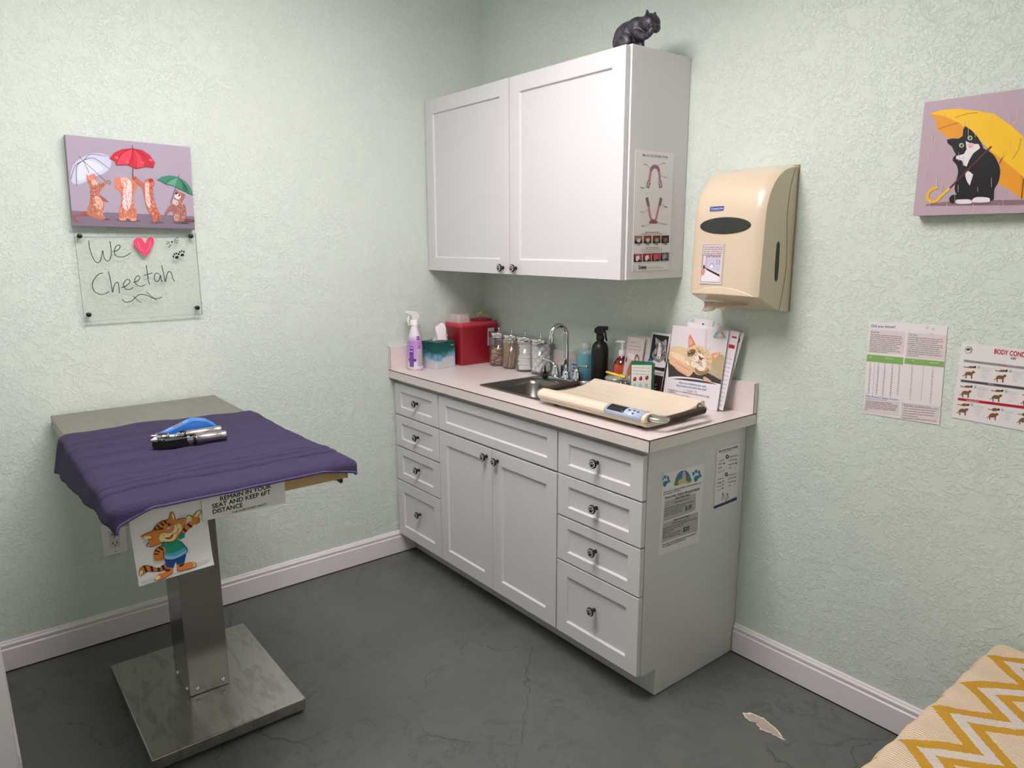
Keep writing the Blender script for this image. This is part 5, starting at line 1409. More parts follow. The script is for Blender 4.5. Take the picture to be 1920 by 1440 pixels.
mb = MB(); mb.box((.696, -.044, Z0), (.742, -.041, Z0 + .070), mat('wrapper_film', (206, 212, 222), 0.35)); mb.build('wrapper', cp)
mb = MB()
for k, (x0, x1) in enumerate(((.702, .736), (.699, .730), (.704, .738), (.700, .724))): mb.box((x0, -.0445, Z0 + .012 + k * .015), (x1, -.0441, Z0 + .019 + k * .015), mat('blue_print', (70, 110, 170), 0.4))
mb.build('wrapper_print', cp)
# --- blue bottle
bb = thing('liquid_bottle', 'clear round bottle of turquoise liquid with a frosted cap, left of the black spray bottle', 'bottle', (.802, -.064, Z0))
BLQ = NT('turquoise_liquid', 0.12)
_c = BLQ.mix(BLQ.noise(8, 2), srgb(24, 138, 158), srgb(34, 152, 170)); BLQ.color(_c); BLQ.b.inputs['Coat Weight'].default_value = 0.5
mb = MB(); mb.lathe([(.036, 0), (.0385, .003), (.0385, .118), (.0380, .119)], BLQ.m, (.802, -.064, Z0), 32); mb.build('liquid', bb)['label'] = 'turquoise liquid'
mb = MB(); mb.lathe([(.0375, -.0002), (.0395, .003), (.0395, .122), (.0375, .130), (.026, .138), (.021, .141)], clear('bottle_shell', (238, 248, 250), 0.12), (.802, -.064, Z0 + .0003), 32); mb.build('bottle_body', bb)
mb = MB(); mb.lathe([(.0205, .1412), (.0215, .143), (.0215, .166), (.019, .168)], clear('frosted_cap', (222, 232, 230), 0.55, .3), (.802, -.064, Z0), 28); mb.build('bottle_cap', bb)
# --- black spray bottle
ks = thing('spray_bottle', 'matte black spray bottle with a black trigger behind the pet scale', 'bottle', (.912, -.092, Z0))
kx, ky = .912, -.092
mb = MB(); mb.lathe([(.033, 0), (.0345, .003), (.0345, .155), (.031, .172), (.022, .184), (.0135, .189), (.0135, .192)], BLKPL, (kx, ky, Z0), 32); mb.build('bottle_body', ks)
mb = MB(); mb.lathe([(.0150, .1922), (.0165, .194), (.0160, .212), (.012, .216)], BLKPL, (kx, ky, Z0), 24)
dvx, dvy = .80, .60      # nozzle points right
def kp(s, w, z): return (kx + dvx * s - dvy * w, ky + dvy * s + dvx * w, Z0 + z)
pr = [(-.013, .216), (-.024, .226), (-.022, .240), (-.010, .248), (.030, .248), (.031, .234), (.014, .232), (.012, .216)]
vs = [kp(s, -.010, z) for s, z in pr] + [kp(s, .010, z) for s, z in pr]; n = len(pr)
mb.add(vs, [tuple(range(n)), tuple(range(2 * n - 1, n - 1, -1))] + [(i, n + i, n + (i + 1) % n, (i + 1) % n) for i in range(n)], BLKPL)
mb.build('spray_head', ks, bevel=.002)
mb = MB(); mb.tube([kp(.016, 0, .232), kp(.021, 0, .218), kp(.022, 0, .204), kp(.027, 0, .190)], .0042, BLKPL, 10); mb.build('trigger', ks)
# --- amber soap pump
ap = thing('soap_bottle', 'amber soap bottle with a white pump, left of the stacked booklets', 'bottle', (1.010, -.066, Z0))
AMB = NT('amber_soap', 0.1)
_s = AMB.node('SeparateXYZ'); AMB.link(AMB.tc, _s.inputs[0])
AMB.color(AMB.ramp(AMB.math('ADD', AMB.math('DIVIDE', _s.outputs[2], .14), AMB.math('MULTIPLY', AMB.math('SUBTRACT', AMB.noise(30, 2), .5), .12)), [(0.0, srgb(40, 96, 130)), (0.42, srgb(48, 104, 136)), (0.50, srgb(176, 62, 34)), (0.72, srgb(184, 66, 34)), (0.80, srgb(96, 26, 20)), (1.0, srgb(84, 22, 18))])); AMB.b.inputs['Coat Weight'].default_value = 0.8
mb = MB(); mb.lathe([(.033, 0), (.036, .004), (.0365, .07), (.0355, .092), (.031, .112), (.022, .127), (.0135, .134), (.0135, .136)], AMB.m, (1.010, -.066, Z0), 32); mb.build('bottle_body', ap, loc=(1.010, -.066, Z0))
mb = MB(); mb.lathe([(.0148, .1362), (.0155, .138), (.0150, .158), (.011, .161), (.0042, .163), (.0042, .190)], WPL, (1.010, -.066, Z0), 22)
mb.tube([(1.024, -.064, Z0 + .191), (1.010, -.066, Z0 + .193), (.985, -.070, Z0 + .192), (.978, -.071, Z0 + .188)], [.0045, .0065, .0045, .0035], WPL, 10)
mb.build('pump', ap)
# --- clamp jar with yellow pen
mj = thing('clamp_jar', 'squat glass clamp-lid jar of dark pet treats behind the scale', 'jar', (1.060, -.1495, Z0))
mx_, my_ = 1.060, -.1495
mb = MB(); mb.lathe([(.039, 0), (.0425, .004), (.0425, .045), (.040, .054), (.038, .056), (.036, .056), (.038, .052), (.040, .044), (.040, .006)], GLASS, (mx_, my_, Z0), 36, capt=False); mb.build('jar_glass', mj)
mb = MB(); mb.lathe([(.038, .007), (.039, .010), (.039, .040), (.034, .044)], mat('dark_treats', (74, 30, 34), 0.7, bump=1.0, bscale=120, vary=0.5, vscale=140), (mx_, my_, Z0), 30); tag(mb.build('dry_treats', None), 'dark red dry treats filling the squat clamp-lid jar', 'pet treats', kind='stuff')
mb = MB(); mb.lathe([(.041, .0585), (.0435, .060), (.044, .068), (.040, .073), (.012, .0745)], clear('thick_lid_glass', (236, 240, 238), 0.25, .05), (mx_, my_, Z0), 36)
mb.lathe([(.0415, .056), (.043, .0565), (.043, .0583), (.0415, .0585)], mat('grey_gasket', (170, 168, 162), 0.6), (mx_, my_, Z0), 36)
mb.build('jar_lid', mj)
mb = MB()
for zz, rr_ in ((.051, .0435), (.0655, .0455)):
    mb.tube([(mx_ + rr_ * math.cos(2 * PI * k / 32), my_ + rr_ * math.sin(2 * PI * k / 32), Z0 + zz) for k in range(33)], .0013, CHROME, 6)
a_ = R(-18); c_ = Vector((math.cos(a_), math.sin(a_), 0)); s_ = Vector((-math.sin(a_), math.cos(a_), 0)); B_ = Vector((mx_, my_, Z0))
for w in (-.010, .010):
    mb.tube([tuple(B_ + c_ * .045 + s_ * w + Vector((0, 0, .064))), tuple(B_ + c_ * .055 + s_ * w + Vector((0, 0, .052))), tuple(B_ + c_ * .049 + s_ * w * .8 + Vector((0, 0, .036))), tuple(B_ + c_ * .0455 + s_ * w * .6 + Vector((0, 0, .050)))], .0014, CHROME, 6)
mb.tube([tuple(B_ + c_ * .055 + s_ * -.010 + Vector((0, 0, .052))), tuple(B_ + c_ * .055 + s_ * .010 + Vector((0, 0, .052)))], .0014, CHROME, 6)
mb.build('wire_clamp', mj)
pn = thing('marker_pen', 'yellow pen lying across the lid of the squat clamp-lid jar', 'pen', (mx_, my_, Z0 + .078), R(8))
pn.rotation_euler = (0, R(4), R(-4)); pn.matrix_basis = Matrix.Translation((mx_ - .002, my_ - .006, Z0 + .0795)) @ Matrix.Rotation(R(-4), 4, 'Z') @ Matrix.Rotation(R(3), 4, 'Y')
YP = mat('yellow_pen_plastic', (222, 196, 38), 0.35)
RYm = Matrix.Rotation(R(90), 3, 'Y')
mb = MB(); mb.lathe([(.003, -.052), (.0045, -.048), (.0048, .020)], YP, n=14, rot=RYm); o = mb.build('pen_barrel', None); o.parent = pn
mb = MB(); mb.lathe([(.0052, .0202), (.0052, .052), (.0040, .055)], YP, n=14, rot=RYm); mb.box((.026, -.001, .005), (.052, .001, .0072), YP); o = mb.build('pen_cap', None); o.parent = pn

# ------------------------------------------------------------------ booklets and flyers leaning on the back splash
def lean(x0, x1, yb, yt, zb, zt, tilt=0):
    c = ((x0 + x1) / 2, (yb + yt) / 2, (zb + zt) / 2)
    v = Vector((0, yt - yb, zt - zb)).normalized(); u = Vector((1, 0, 0))
    if tilt: u = (Matrix.Rotation(R(tilt), 3, u.cross(v)) @ u); v = (Matrix.Rotation(R(tilt), 3, Vector((1, 0, 0)).cross(v)) @ v)
    return c, u, v, x1 - x0, math.hypot(yt - yb, zt - zb)
ZP = CT + .0008
# back sheets first
rl = mat('sheet_white', (222, 216, 222), 0.55, vary=0.01)
def sheet(name, label, cat, x0, x1, yb, yt, zb, zt, tilt, th=.0012, deco=None):
    c, u, v, w, h = lean(x0, x1, yb, yt, zb, zt, tilt)
    A = Art(w, h, [(0, 0), (100, 0), (100, 130), (0, 130)], th, rl)
    if deco: deco(A)
    A.build(name, c, u, v, None, label, cat)
def deco1(A):
    A.ell((91, 14), 5, 5, (50, 50, 54)); A.ell((91, 14), 3.4, 3.6, (214, 208, 214))
    for k in range(14): A.text('Nutrition notes for cats at home', (60, 30 + k * 6), (92, 30 + k * 6), (150, 146, 152))
def deco2(A):
    A.poly([(86, 22), (97, 22), (97, 28), (86, 28)], (176, 30, 50)); A.poly([(88, 8), (97, 8), (97, 11), (88, 11)], (176, 30, 50))
    for k in range(12): A.text('care sheet', (86, 46 + k * 7), (97, 46 + k * 7), (110, 90, 96))
sheet('flyer', 'white flyer with a round emblem, rearmost and most tilted of the papers on the splash', 'flyer', 1.300, 1.508, -.056, -.0245, ZP + .024, 1.207, -9.5, deco=deco1)
sheet('flyer', 'white flyer with red marks on its right edge, just behind the big cat flyer', 'flyer', 1.285, 1.505, -.0735, -.0330, ZP + .012, 1.200, -4.5, deco=deco2)
th_ = thing('hang_card', 'small white hang card with one hole sticking up behind the cat flyer', 'card', (1.36, -.028, 1.13))
mb = MB(); mb.box((1.322, -.0285, 1.03), (1.402, -.0265, 1.222), rl); mb.build('card_sheet', th_)
mb = MB(); mb.lathe([(.0035, 0), (.0035, .0006)], BLKPL, (1.360, -.0287, 1.205), 14, rot=Matrix.Rotation(R(90), 3, 'X')); mb.build('hole', th_)

# big cat flyer
c, u, v, w, h = lean(1.236, 1.478, -.0875, -.0420, ZP, 1.192)
A = Art(w, h, [(845, 150), (1555, 208), (1392, 1218), (650, 1085)], .0022, mat('glossy_flyer', (226, 220, 226), 0.25, vary=0.005))
P = A.poly
P([(835, 152), (1555, 208), (1478, 660), (750, 560)], (214, 206, 212))
P([(1260, 186), (1290, 188), (1255, 620), (1222, 615)], (200, 192, 198))
P([(785, 440), (900, 400), (1000, 430), (980, 520), (1100, 700), (960, 770), (760, 700)], (216, 190, 150), True)
P([(760, 560), (752, 800), (1450, 870), (1475, 660), (1300, 600), (900, 600)], (66, 60, 58))
P([(1320, 560), (1400, 500), (1500, 510), (1475, 740), (1452, 800), (1330, 740), (1240, 690)], (176, 160, 128), True)
P([(745, 790), (850, 775), (1000, 780), (1150, 795), (1300, 830), (1450, 860), (1445, 880), (1380, 858), (1200, 818), (1000, 800), (860, 800), (750, 812)], (228, 224, 228), True)
P([(790, 455), (840, 470), (900, 530), (1000, 590), (1110, 650), (1095, 700), (1030, 770), (960, 745), (880, 700), (820, 640), (775, 600)], (222, 178, 148), True)
P([(790, 470), (870, 480), (960, 520), (1020, 570), (990, 610), (900, 570), (820, 530)], (232, 204, 176), True)
for l in ([(860, 590), (940, 640), (1040, 690)], [(830, 640), (900, 700), (1000, 750)]): A.line(l, 5, (170, 120, 96), True)
FU = (214, 190, 152); FU2 = (150, 122, 86); FW = (234, 222, 206)
P([(1030, 420), (1040, 300), (1057, 248), (1090, 300), (1130, 375), (1090, 410)], (196, 130, 96)); P([(1040, 400), (1052, 300), (1060, 290), (1095, 360)], (222, 160, 128))
P([(1320, 500), (1350, 475), (1450, 458), (1440, 490), (1370, 560), (1330, 560)], (206, 150, 116)); P([(1350, 500), (1440, 465), (1380, 540)], (226, 180, 150))
P([(975, 510), (990, 440), (1060, 405), (1140, 380), (1230, 400), (1310, 460), (1340, 540), (1330, 620), (1300, 700), (1220, 745), (1130, 740), (1060, 660), (1000, 600)], FU, True)
P([(1080, 560), (1140, 500), (1200, 480), (1250, 560), (1260, 640), (1200, 700), (1120, 680), (1060, 620)], FW, True)
P([(1020, 470), (1080, 430), (1130, 450), (1090, 510), (1030, 520)], (120, 96, 70), True); A.line([(1040, 490), (1075, 480), (1110, 462)], 8, (40, 30, 26), True)
A.line([(1150, 440), (1180, 460), (1190, 490)], 9, (60, 44, 34), True)
P([(1165, 505), (1200, 530), (1222, 540), (1200, 565), (1175, 550)], (130, 84, 76), True); A.line([(1196, 560), (1185, 590), (1150, 590), (1125, 580)], 6, (80, 56, 48), True); A.line([(1185, 590), (1200, 605), (1215, 600)], 6, (80, 56, 48), True)
P([(1110, 660), (1180, 700), (1250, 690), (1290, 660), (1300, 700), (1220, 745), (1130, 730)], FU2, True)
random.seed(4)
for i in range(34):
    x, y = random.uniform(1090, 1330), random.uniform(400, 640)
    A.line([(x, y), (x + random.uniform(6, 16), y + random.uniform(-12, 12))], 5, (120, 92, 62))
A.fur([(990, 520), (1000, 460), (1140, 390), (1300, 470), (1330, 600), (1290, 700), (1130, 730), (1060, 650)], [(240, 226, 204), (176, 148, 108), (226, 206, 170), (150, 120, 84)], 170, 30, 5, 20, 40)
P([(1165, 505), (1200, 530), (1222, 540), (1200, 565), (1175, 550)], (130, 84, 76), True)
P([(1000, 575), (1030, 590), (1045, 625), (1015, 620)], (240, 232, 222), True)
for l in ([(1300, 640), (1380, 760)], [(1310, 630), (1400, 720)], [(1290, 650), (1340, 760)], [(1000, 520), (930, 560)]): A.line(l, 2.5, (240, 236, 228))
P([(1220, 790), (1240, 768), (1300, 800), (1330, 830), (1260, 825)], (206, 170, 130), True)
P([(1368, 290), (1375, 250), (1400, 222), (1440, 212), (1485, 226), (1505, 255), (1510, 292)], (116, 170, 196), True); P([(1400, 290), (1420, 250), (1445, 215), (1470, 250), (1480, 290)], (222, 180, 160), True); A.line([(1368, 290), (1440, 280), (1510, 292)], 6, (120, 160, 110), True)
A.text("Have you checked your cat's", (892, 858), (1258, 905), (86, 130, 184), 0.015); A.text('blood work and urine this year?', (858, 896), (1262, 946), (86, 130, 184), 0.015)
A.text('a healthy tip', (968, 958), (1130, 975), (190, 176, 150), 0.01)
for s, a0, b0 in (("If detected early, some common diseases can be prevented or delay", (745, 950), (1300, 1035)), ('complications.', (742, 975), (845, 990)), ('1 in 3 cats will develop kidney disease', (742, 1000), (1030, 1042)), ("1 in 5 of those cats will develop thyroid disease", (742, 1024), (1155, 1082))): A.text(s, a0, b0, (60, 50, 60), 0.015)
A.build('cat_flyer', c, u, v, None, 'large glossy flyer of a hand stroking a tan cat, leaning on the back splash', 'flyer')

# black and maroon rack card
def bk(label, x0, x1, yb, yt, deco):
    c, u, v, w, h = lean(x0, x1, yb, yt, ZP, 1.158); A = Art(w, h, [(605, 228), (820, 240), (705, 1000), (472, 950)], .0016, mat('rack_card', (196, 190, 196), 0.35)); deco(A); A.build('rack_card', c, u, v, None, label, 'leaflet')
def dk(A):
    P = A.poly
    P([(612, 248), (795, 262), (765, 640), (560, 600)], (22, 20, 24))
    P([(600, 470), (640, 400), (650, 330), (640, 280), (680, 300), (720, 320), (765, 300), (770, 400), (770, 470), (740, 520), (690, 540), (640, 520)], (120, 116, 118), True)
    P([(640, 280), (655, 300), (680, 330), (645, 345)], (160, 154, 156)); P([(745, 300), (770, 300), (772, 360), (750, 345)], (160, 154, 156))
    P([(680, 340), (700, 340), (710, 440), (700, 500), (680, 510), (665, 480)], (220, 216, 216), True)
    P([(620, 440), (650, 430), (668, 455), (640, 475), (618, 465)], (28, 26, 28), True); P([(712, 450), (740, 440), (752, 465), (725, 485)], (28, 26, 28), True)
    for l in ([(650, 370), (660, 400)], [(668, 350), (672, 395)], [(725, 360), (715, 400)], [(745, 380), (730, 410)], [(625, 400), (645, 420)], [(760, 420), (745, 440)]): A.line(l, 8, (30, 28, 30))
    A.fur([(610, 460), (640, 330), (690, 320), (770, 340), (765, 470), (750, 590), (640, 580)], [(190, 186, 188), (40, 38, 40), (90, 86, 88), (224, 220, 222)], 120, 26, 4, 80, 30)
    P([(672, 480), (692, 480), (684, 496)], (40, 30, 34)); A.line([(684, 496), (672, 512), (660, 508)], 4, (50, 40, 44)); A.line([(684, 496), (694, 512), (706, 508)], 4, (50, 40, 44))
    P([(625, 520), (690, 545), (750, 520), (762, 600), (640, 590), (610, 560)], (206, 202, 204), True)
    A.ell((588, 535), 26, 38, (30, 74, 150)); A.text('VET', (568, 548), (606, 552), (220, 220, 230), .02)
    P([(560, 600), (765, 640), (762, 650), (558, 612)], (50, 16, 26)); A.text('START EARLY DETECTION', (560, 655), (745, 680), (120, 114, 122), .01)
    P([(540, 668), (748, 704), (705, 998), (478, 950)], (48, 16, 28))
    for s, a0, b0 in (('Now is', (575, 800), (668, 815)), ('a good', (568, 845), (660, 862)), ('time to', (556, 885), (652, 902)), ('start.', (556, 930), (632, 944))): A.text(s, a0, b0, (206, 190, 196), .015)
bk('narrow black rack card with a grey cat, reading Now is a good time to start', 1.146, 1.236, -.105, -.050, dk)
# stack of vaccination booklets
def db2(A):
    P = A.poly
    A.text('A GUIDE TO', (275, 330), (395, 345), (150, 130, 120), .01); A.text('VACCINATION', (270, 368), (425, 385), (150, 130, 120), .01); A.text('FOR YOUR CAT', (270, 405), (440, 420), (150, 130, 120), .01)
    P([(255, 430), (462, 460), (445, 720), (225, 700)], (200, 186, 198)); P([(262, 440), (350, 450), (340, 520), (300, 500)], (226, 214, 220), True)
    P([(360, 540), (358, 480), (385, 450), (410, 490), (412, 560), (385, 520)], (90, 40, 60), True); P([(370, 545), (370, 490), (385, 470), (400, 500), (400, 550)], (226, 196, 206), True)
    P([(250, 660), (275, 580), (320, 510), (335, 530), (325, 620), (290, 680)], (176, 104, 60), True); P([(235, 470), (250, 470), (258, 510), (240, 530)], (60, 30, 50), True)
SHW = mat('booklet_paper', (206, 196, 194), 0.5)
for i in range(5):
    dx = .022 * i; c, u, v, w, h = lean(1.042 + dx * .8, 1.130 + dx * .8, -.108 + .0125 * i, -.072 + .0120 * i, ZP, 1.132 + .003 * min(i, 2))
    A = Art(w, h, [(262, 272), (478, 296), (400, 900), (170, 860)], .0035, SHW)
    if i == 0: db2(A)
    A.poly([(262, 272), (275, 273), (190, 862), (170, 860)], (190, 170, 172))
    A.build('booklet', c, u, v, None, 'pale vaccination guide booklet, front one of the leaning stack' if i == 0 else 'pale booklet behind the front vaccination guide, seen as a thin strip', 'booklet')['group'] = 'leaning vaccination booklets'
# green treat carton
gc = thing('treat_carton', 'green and pink carton with three red capsules printed on it, behind the scale', 'box', (1.192, -.152, Z0), R(24))
GRN = mat('green_card', (26, 98, 52), 0.4)
mb = MB(); vs = [(-.042, -.014, 0), (.042, -.014, 0), (.042, .014, 0), (-.042, .014, 0), (-.042, -.014, .140), (.042, -.014, .140), (.042, .014, .140), (-.042, .014, .140), (-.036, 0, .148), (.036, 0, .148)]
mb.add(vs, [(0, 3, 2, 1), (0, 1, 5, 4), (1, 2, 6, 5), (2, 3, 7, 6), (3, 0, 4, 7), (4, 5, 9, 8), (7, 8, 9, 6), (4, 8, 7), (5, 6, 9)], GRN); o = mb.build('carton_body', None); o.parent = gc
A = Art(.076, .134, [(0, 0), (100, 0), (100, 122), (0, 122)])
A.poly([(0, 4), (100, 0), (100, 140), (0, 140)], (202, 204, 200))
for k in range(3): A.text('chewable monthly cat care', (6, 14 + k * 11), (94, 12 + k * 11), (90, 110, 96), .01)
for k in range(3): A.ell((18 + k * 30, 52 - k * 4), 9, 7, (120, 24, 34), -30); A.ell((16 + k * 30, 50 - k * 4), 3, 2, (200, 110, 110), -30)
for k in range(3): A.ell((18 + k * 30, 74 - k * 2), 8, 7, (150, 190, 170), 0)
A.poly([(2, 92), (98, 84), (98, 96), (2, 104)], (70, 150, 60)); A.poly([(40, 82), (58, 80), (58, 100), (40, 102)], (90, 50, 34))
A.poly([(40, 106), (100, 100), (100, 140), (40, 140)], (204, 40, 96)); A.poly([(2, 110), (38, 108), (38, 114), (2, 116)], (60, 60, 66)); A.poly([(2, 122), (38, 120), (38, 126), (2, 128)], (60, 60, 66))
o = A.mb.build('front_print', None, matrix=None, fix=False); o.parent = gc; o.matrix_basis = frame((0, -.0141, .071), (1, 0, 0), (0, 0, 1))

# ------------------------------------------------------------------ pet scale
CRE = mat('cream_plastic', (222, 208, 188), 0.36, vary=0.015); CRE2 = mat('cream_plastic_base', (200, 192, 172), 0.4, vary=0.02)
sl_ = thing('pet_scale', 'cream tray pet scale with brown foam carrying handles on the right of the counter', 'scale', (1.251, -.344, CT))
SXC, SYC = 1.251, -.345; HL = .2545
ZS = CT + .011
tray = [(-.1515, .017), (-.1540, .028), (-.1500, .0362), (-.1400, .0430), (-.1250, .0465), (-.1080, .0435), (-.0850, .0350), (-.0550, .0285), (-.0200, .0255), (.0300, .0265), (.0800, .0330), (.1150, .0425), (.1340, .0500), (.1440, .0510), (.1510, .0460), (.1530, .0340), (.1515, .017)]
def sweep(prof, x0, x1, m, name, close=True, bev=.0, parent=sl_):
    g = MB(); pts = prof
    g.prism([(SYC + y, ZS + z) for y, z in pts], 0, x0, x1, m, smooth=False)
    return g.build(name, parent, bevel=bev, seg=3)
sweep(tray, SXC - HL, SXC + HL, CRE, 'weighing_tray', bev=.0030)
sweep([(-.1500, .0165), (-.138, .002), (-.120, .0), (.120, .0), (.138, .002), (.1500, .0165)], SXC - HL + .002, SXC + HL - .002, CRE2, 'scale_base', bev=.002)
for sx2 in (-1, 1):
    for sy2 in (-1, 1):
        mb = MB(); mb.lathe([(.013, 0), (.015, .002), (.015, .0108)], FOOT, (SXC + sx2 * .20, SYC + sy2 * .10, CT + .0003), 16); mb.build('foot', sl_)
# display panel wrapped over the front lip, right part
LBL = mat('pale_blue_display_panel', (172, 186, 208), 0.35)
def lip(off):
    return [(-.1524 - off, .0215), (-.1545 - off, .0283), (-.1504 - off * .6, .0366 + off * .6), (-.1403, .0434 + off), (-.1252, .0469 + off), (-.1085, .0440 + off)]
def panel(x0, x1, m, name, off, a=0, b=6, parent=None):
    L0 = lip(off)[a:b]; g = MB(); n_ = len(L0)
    vs = [(x0, SYC + y, ZS + z) for y, z in L0] + [(x1, SYC + y, ZS + z) for y, z in L0]
    g.add(vs, [(i, i + 1, n_ + i + 1, n_ + i) for i in range(n_ - 1)], m, True)
    o_ = g.build(name, parent, fix=False); s_ = o_.modifiers.new('t', 'SOLIDIFY'); s_.thickness = .0008; s_.offset = 0; return o_
DX0, DX1 = 1.332, 1.492
dp = panel(DX0, DX1, LBL, 'display_panel', .0009, parent=sl_)
mb = MB()
def onlip(x, t, off):      # t 0 front-low .. 1 back
    L0 = lip(off); s = t * (len(L0) - 1); i = min(int(s), len(L0) - 2); f = s - i
    return Vector((x, SYC + L0[i][0] + (L0[i + 1][0] - L0[i][0]) * f, ZS + L0[i][1] + (L0[i + 1][1] - L0[i][1]) * f))
def lq(x0, x1, t0, t1, off, m, nm, par):
    g = MB(); g.grid(6, 8, lambda u, v: tuple(onlip(x0 + (x1 - x0) * u, t0 + (t1 - t0) * v, off)), m); o_ = g.build(nm, par, fix=False); s_ = o_.modifiers.new('t', 'SOLIDIFY'); s_.thickness = .0006; s_.offset = 0; return o_
lq(DX0 + .012, DX0 + .084, .36, .86, .0016, mat('lcd_dark', (34, 38, 36), 0.12), 'lcd_screen', dp)
for k, (bx, bt) in enumerate(((DX0 + .100, .62), (DX0 + .118, .66), (DX0 + .122, .46), (DX0 + .136, .62))):
    g = MB(); c = onlip(bx, bt, .0018); g.ball(tuple(c), (.0052, .0040, .0026), mat('grey_violet_button', (84, 70, 82), 0.4), 14); g.build('button', sl_)
BRN = mat('brown_foam_grip', (58, 44, 38), 0.75, bump=0.3, bscale=200, vary=0.1); ALU = mat('brushed_aluminium', (206, 206, 206), 0.3, metal=1.0)
for s in (-1, 1):
    xe = SXC + s * HL
    for yy, zz in ((-.128, .030), (.118, .034)):
        g = MB(); g.lathe([(.011, 0), (.0115, .003), (.0085, .0045)], mat('socket_brown', (96, 82, 74), 0.6), (xe - s * .001, SYC + yy, ZS + zz), 18, rot=Matrix.Rotation(R(90 * s), 3, 'Y')); g.build('socket', sl_)
    xo = xe + s * .040
    pth = smooth_pts([(xe - s * .004, SYC - .128, ZS + .030), (xe + s * .016, SYC - .127, ZS + .029), (xe + s * .034, SYC - .116, ZS + .028), (xo, SYC - .092, ZS + .028), (xo, SYC - .030, ZS + .029), (xo, SYC + .060, ZS + .031), (xo, SYC + .086, ZS + .032), (xe + s * .034, SYC + .106, ZS + .033), (xe + s * .016, SYC + .117, ZS + .034), (xe - s * .004, SYC + .118, ZS + .034)], False, 5)
    g = MB(); g.tube(pth, .0075, ALU, 14); g.build('carry_bar', sl_)
    g = MB(); g.tube([(xo, SYC - .085, ZS + .028), (xo, SYC - .080, ZS + .028), (xo, SYC + .088, ZS + .032), (xo, SYC + .092, ZS + .032)], [.0105, .0120, .0120, .0105], BRN, 18); g.build('foam_grip', sl_)

# ------------------------------------------------------------------ paper towel dispenser on the wall
BE = NT('beige_dispenser_plastic', 0.3)
BE.color(BE.mix(BE.noise(6, 2), srgb(204, 187, 163), srgb(209, 192, 168))); BE.b.inputs['Coat Weight'].default_value = 0.25
BE = BE.m
td = thing('towel_dispenser', 'beige wall-mounted paper towel dispenser right of the wall cabinet', 'dispenser', (1.542, 0, 1.28))
TX_0, TX_1 = 1.412, 1.672
side = smooth_pts([(-.004, 1.729), (-.040, 1.727), (-.085, 1.714), (-.128, 1.686), (-.158, 1.645), (-.172, 1.600), (-.178, 1.545), (-.180, 1.49), (-.183, 1.43), (-.186, 1.37), (-.187, 1.326)], False, 4)
low = [(-.150, 1.310), (-.100, 1.290), (-.055, 1.277), (-.035, 1.274)]
outl = side + low + [(-.004, 1.272)]
# cover lofted over x: the ends pulled in and rounded
def dloft():
    g = MB(); n_ = len(outl); cols = [(0, .955, 0), (.02, .985, 0), (.06, 1.0, 0), (.5, 1.0, 1), (.94, 1.0, 0), (.98, .985, 0), (1, .955, 0)]
    cols = []
    for i in range(17):
        t = i / 16; e_ = min(t, 1 - t); k = 1 - .05 * max(0, 1 - e_ / .07) ** 2; bow = .006 * (1 - (2 * t - 1) ** 2)
        cols.append((t, k, bow))
    vs = []
    for t, k, bow in cols:
        for y, z in outl: vs.append((TX_0 + (TX_1 - TX_0) * t, y * k - bow * min(1, abs(y) / .18) , z - (1 - k) * .12 * (1 if z > 1.6 else 0)))
    fs = []
    for j in range(len(cols) - 1):
        for i in range(n_): fs.append((j * n_ + i, j * n_ + (i + 1) % n_, (j + 1) * n_ + (i + 1) % n_, (j + 1) * n_ + i))
    fs += [tuple(range(n_)), tuple((len(cols) - 1) * n_ + n_ - 1 - i for i in range(n_))]
    g.add(vs, fs, BE, True); return g
o = dloft().build('cover', td)
for p_ in o.data.polygons:
    if len(p_.vertices) > 6: p_.use_smooth = False
es = o.modifiers.new('es', 'EDGE_SPLIT'); es.split_angle = R(38)
mb = MB(); mb.box((TX_0 + .002, -.0045, 1.272), (TX_1 + .003, -.0008, 1.731), mat('dispenser_back', (150, 140, 112), 0.5)); mb.build('back_plate', td)
def fy(z, x):
    for (y0, z0), (y1, z1) in zip(side, side[1:]):
        if z1 <= z <= z0: yy = y0 + (y1 - y0) * (z0 - z) / (z0 - z1); break
    else: yy = -.187
    t = (x - TX_0) / (TX_1 - TX_0)
    return yy - .006 * (1 - (2 * t - 1) ** 2) * min(1, abs(yy) / .18)
def decal(x0, x1, z0, z1, off, m, nm, shape=None, par=td):
    g = MB()
    if shape == 'ell':
        vs = [((x0 + x1) / 2, fy((z0 + z1) / 2, (x0 + x1) / 2) - off, (z0 + z1) / 2)]; N = 48
        for ring in (.5, 1):
            for i in range(N):
                a = 2 * PI * i / N; x = (x0 + x1) / 2 + ring * (x1 - x0) / 2 * math.cos(a); z = (z0 + z1) / 2 + ring * (z1 - z0) / 2 * math.sin(a); vs.append((x, fy(z, x) - off, z))
        fs = [(0, 1 + i, 1 + (i + 1) % N) for i in range(N)] + [(1 + i, 1 + N + i, 1 + N + (i + 1) % N, 1 + (i + 1) % N) for i in range(N)]
        g.add(vs, fs, m)
    else: g.grid(10, 6, lambda u, v: (x0 + (x1 - x0) * u, fy(z0 + (z1 - z0) * v, x0 + (x1 - x0) * u) - off, z0 + (z1 - z0) * v), m)
    o_ = g.build(nm, par, fix=False); s_ = o_.modifiers.new('t', 'SOLIDIFY'); s_.thickness = .0006; s_.offset = 0; return o_
decal(1.442, 1.632, 1.518, 1.571, .0006, mat('window_rim', (70, 58, 44), 0.4), 'window_rim', 'ell')
decal(1.4445, 1.6295, 1.5205, 1.5685, .0013, mat('smoked_window', (46, 46, 42), 0.1), 'viewing_window', 'ell')
